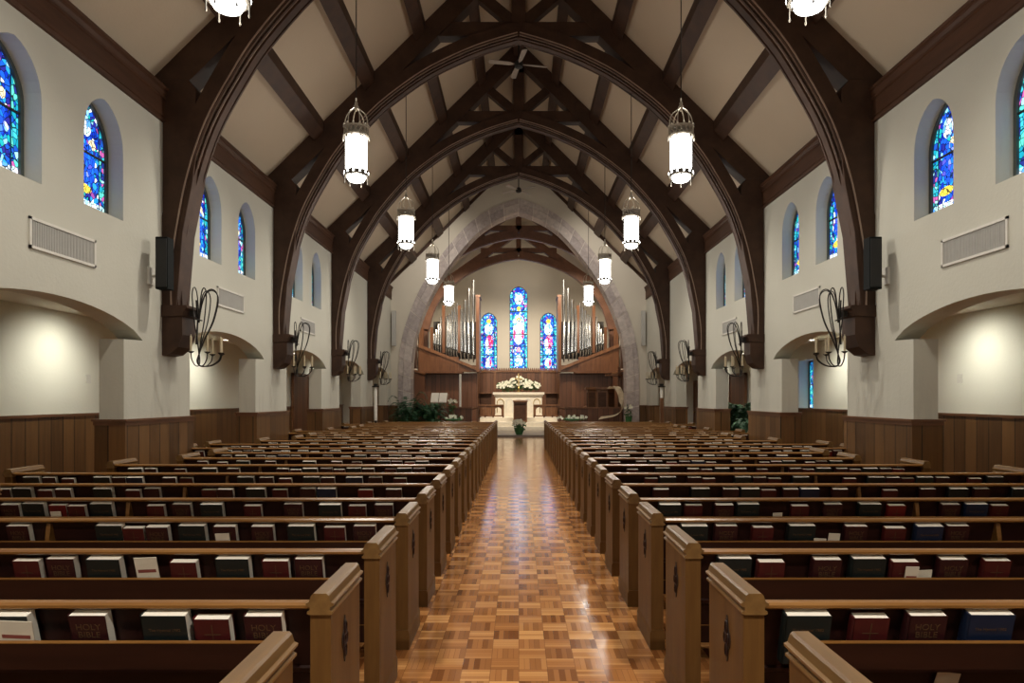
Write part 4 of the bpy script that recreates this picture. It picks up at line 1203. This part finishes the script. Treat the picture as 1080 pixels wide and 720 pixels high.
# ------------------------------------------------------------------ ceiling fans
for lab, y, z, r0 in (('four-bladed ceiling fan high in the nave, nearer one', 16.6, H0+8.12, .2), ('small far ceiling fan in front of the stone arch point', 25.3, H0+7.72, .95)):
    t = thing('ceiling_fan', lab, 'ceiling fan', (0, y, z), r0)
    b = MB(); b.tube([(0, 0, .05), (0, 0, zr(0)-.42-z)], .018, M['black'], 8); b.build('down_rod', t)
    b = MB(); b.lathe([(.05, -.10), (.10, -.07), (.11, .03), (.05, .09)], M['black'], 14); b.build('fan_motor', t)
    for i in range(4):
        X = Matrix.Rotation(i*PI/2, 4, 'Z') @ Matrix.Rotation(.22, 4, 'X')
        b = MB(); b.prism([(.10, -.02), (.22, -.055), (.70, -.07), (.74, 0), (.70, .07), (.22, .055), (.10, .02)], -.006, .006, M['fan'], 'z', X); b.build('fan_blade', t)

# ------------------------------------------------------------------ lights
def light(kind, loc, energy, col=(1, .93, .82), rot=None, **kw):
    l = bpy.data.lights.new('lamp', kind); l.energy = energy; l.color = col
    for k, v in kw.items(): setattr(l, k, v)
    o = bpy.data.objects.new('lamp', l); C.objects.link(o); o.location = loc
    if rot: o.rotation_euler = rot
    return o
def aim(o, tgt):
    d = Vector(tgt)-o.location; o.rotation_euler = d.to_track_quat('-Z', 'Y').to_euler()
for s in (-1, 1):
    for y in TY: light('POINT', (s*2.39, y+.03, H0+2.98), 34, (1, .94, .84), shadow_soft_size=.08)
# downlights hidden on the far side of each truss
for i, y in enumerate(TY[:4]):
    for s in (-1, 1):
        o = light('SPOT', (s*2.6, y+.45, 7.4), 430, (1, .92, .80), (0, 0, 0), spot_size=math.radians(110), spot_blend=.8, shadow_soft_size=.12)
for s in (-1, 1):
    light('SPOT', (s*2.2, -1.2, 6.5), 800, (1, .92, .80), (0, 0, 0), spot_size=math.radians(120), spot_blend=.8, shadow_soft_size=.15)  # added fill spots behind the camera, brighten the nearest rows and book tops
# aisle lamps
for s in (-1, 1):
    for i in range(-1, 4):
        o = light('SPOT', (s*6.15, 10.35+P*i, 2.80), 62, (1, .97, .84), spot_size=math.radians(140), spot_blend=1, shadow_soft_size=.08)
        aim(o, (s*7.1, 10.35+P*i, 1.2))
# chancel
for s in (-1, 1):
    o = light('SPOT', (s*1.8, 30.4, 7.9), 900, (1, .86, .68), spot_size=math.radians(95), spot_blend=.7, shadow_soft_size=.2); aim(o, (s*2.6, 35, 2.5))
    o = light('POINT', (s*3.4, 31.2, 5.2), 60, (1, .84, .65), shadow_soft_size=.1)
o = light('SPOT', (0, 30.4, 8.2), 600, (1, .90, .76), spot_size=math.radians(75), spot_blend=.7, shadow_soft_size=.2); aim(o, (0, 36.5, 2.5))
o = light('SPOT', (0, 34.4, 8.0), 90, (1, .90, .76), spot_size=math.radians(140), spot_blend=1, shadow_soft_size=.2); aim(o, (0, 37.6, 7.0))  # added unseen lamp lifting the dim upper back wall
for s in (-1, 1):
    o = light('SPOT', (s*2.2, 23.9, 8.6), 260, (1, .93, .84), spot_size=math.radians(110), spot_blend=1, shadow_soft_size=.15); aim(o, (s*3.5, 27.4, 5.5))  # added unseen spots to brighten the stone arch and end wall
w = bpy.data.worlds.new('world'); S.world = w; w.use_nodes = True
w.node_tree.nodes['Background'].inputs[0].default_value = (.5, .6, .8, 1); w.node_tree.nodes['Background'].inputs[1].default_value = .3

# ------------------------------------------------------------------ camera
cam = bpy.data.cameras.new('camera'); co = bpy.data.objects.new('camera', cam); C.objects.link(co)
co.location = (0, 0, H0); co.rotation_euler = (PI/2, 0, 0)
cam.lens = 24; cam.sensor_width = 36; cam.sensor_fit = 'HORIZONTAL'
cam.shift_x = -7/1080; cam.shift_y = 60/1080; cam.clip_start = .05; cam.clip_end = 100
S.camera = co
S.view_settings.view_transform = 'Standard'; S.view_settings.look = 'None'; S.view_settings.exposure = .62; S.view_settings.gamma = 1
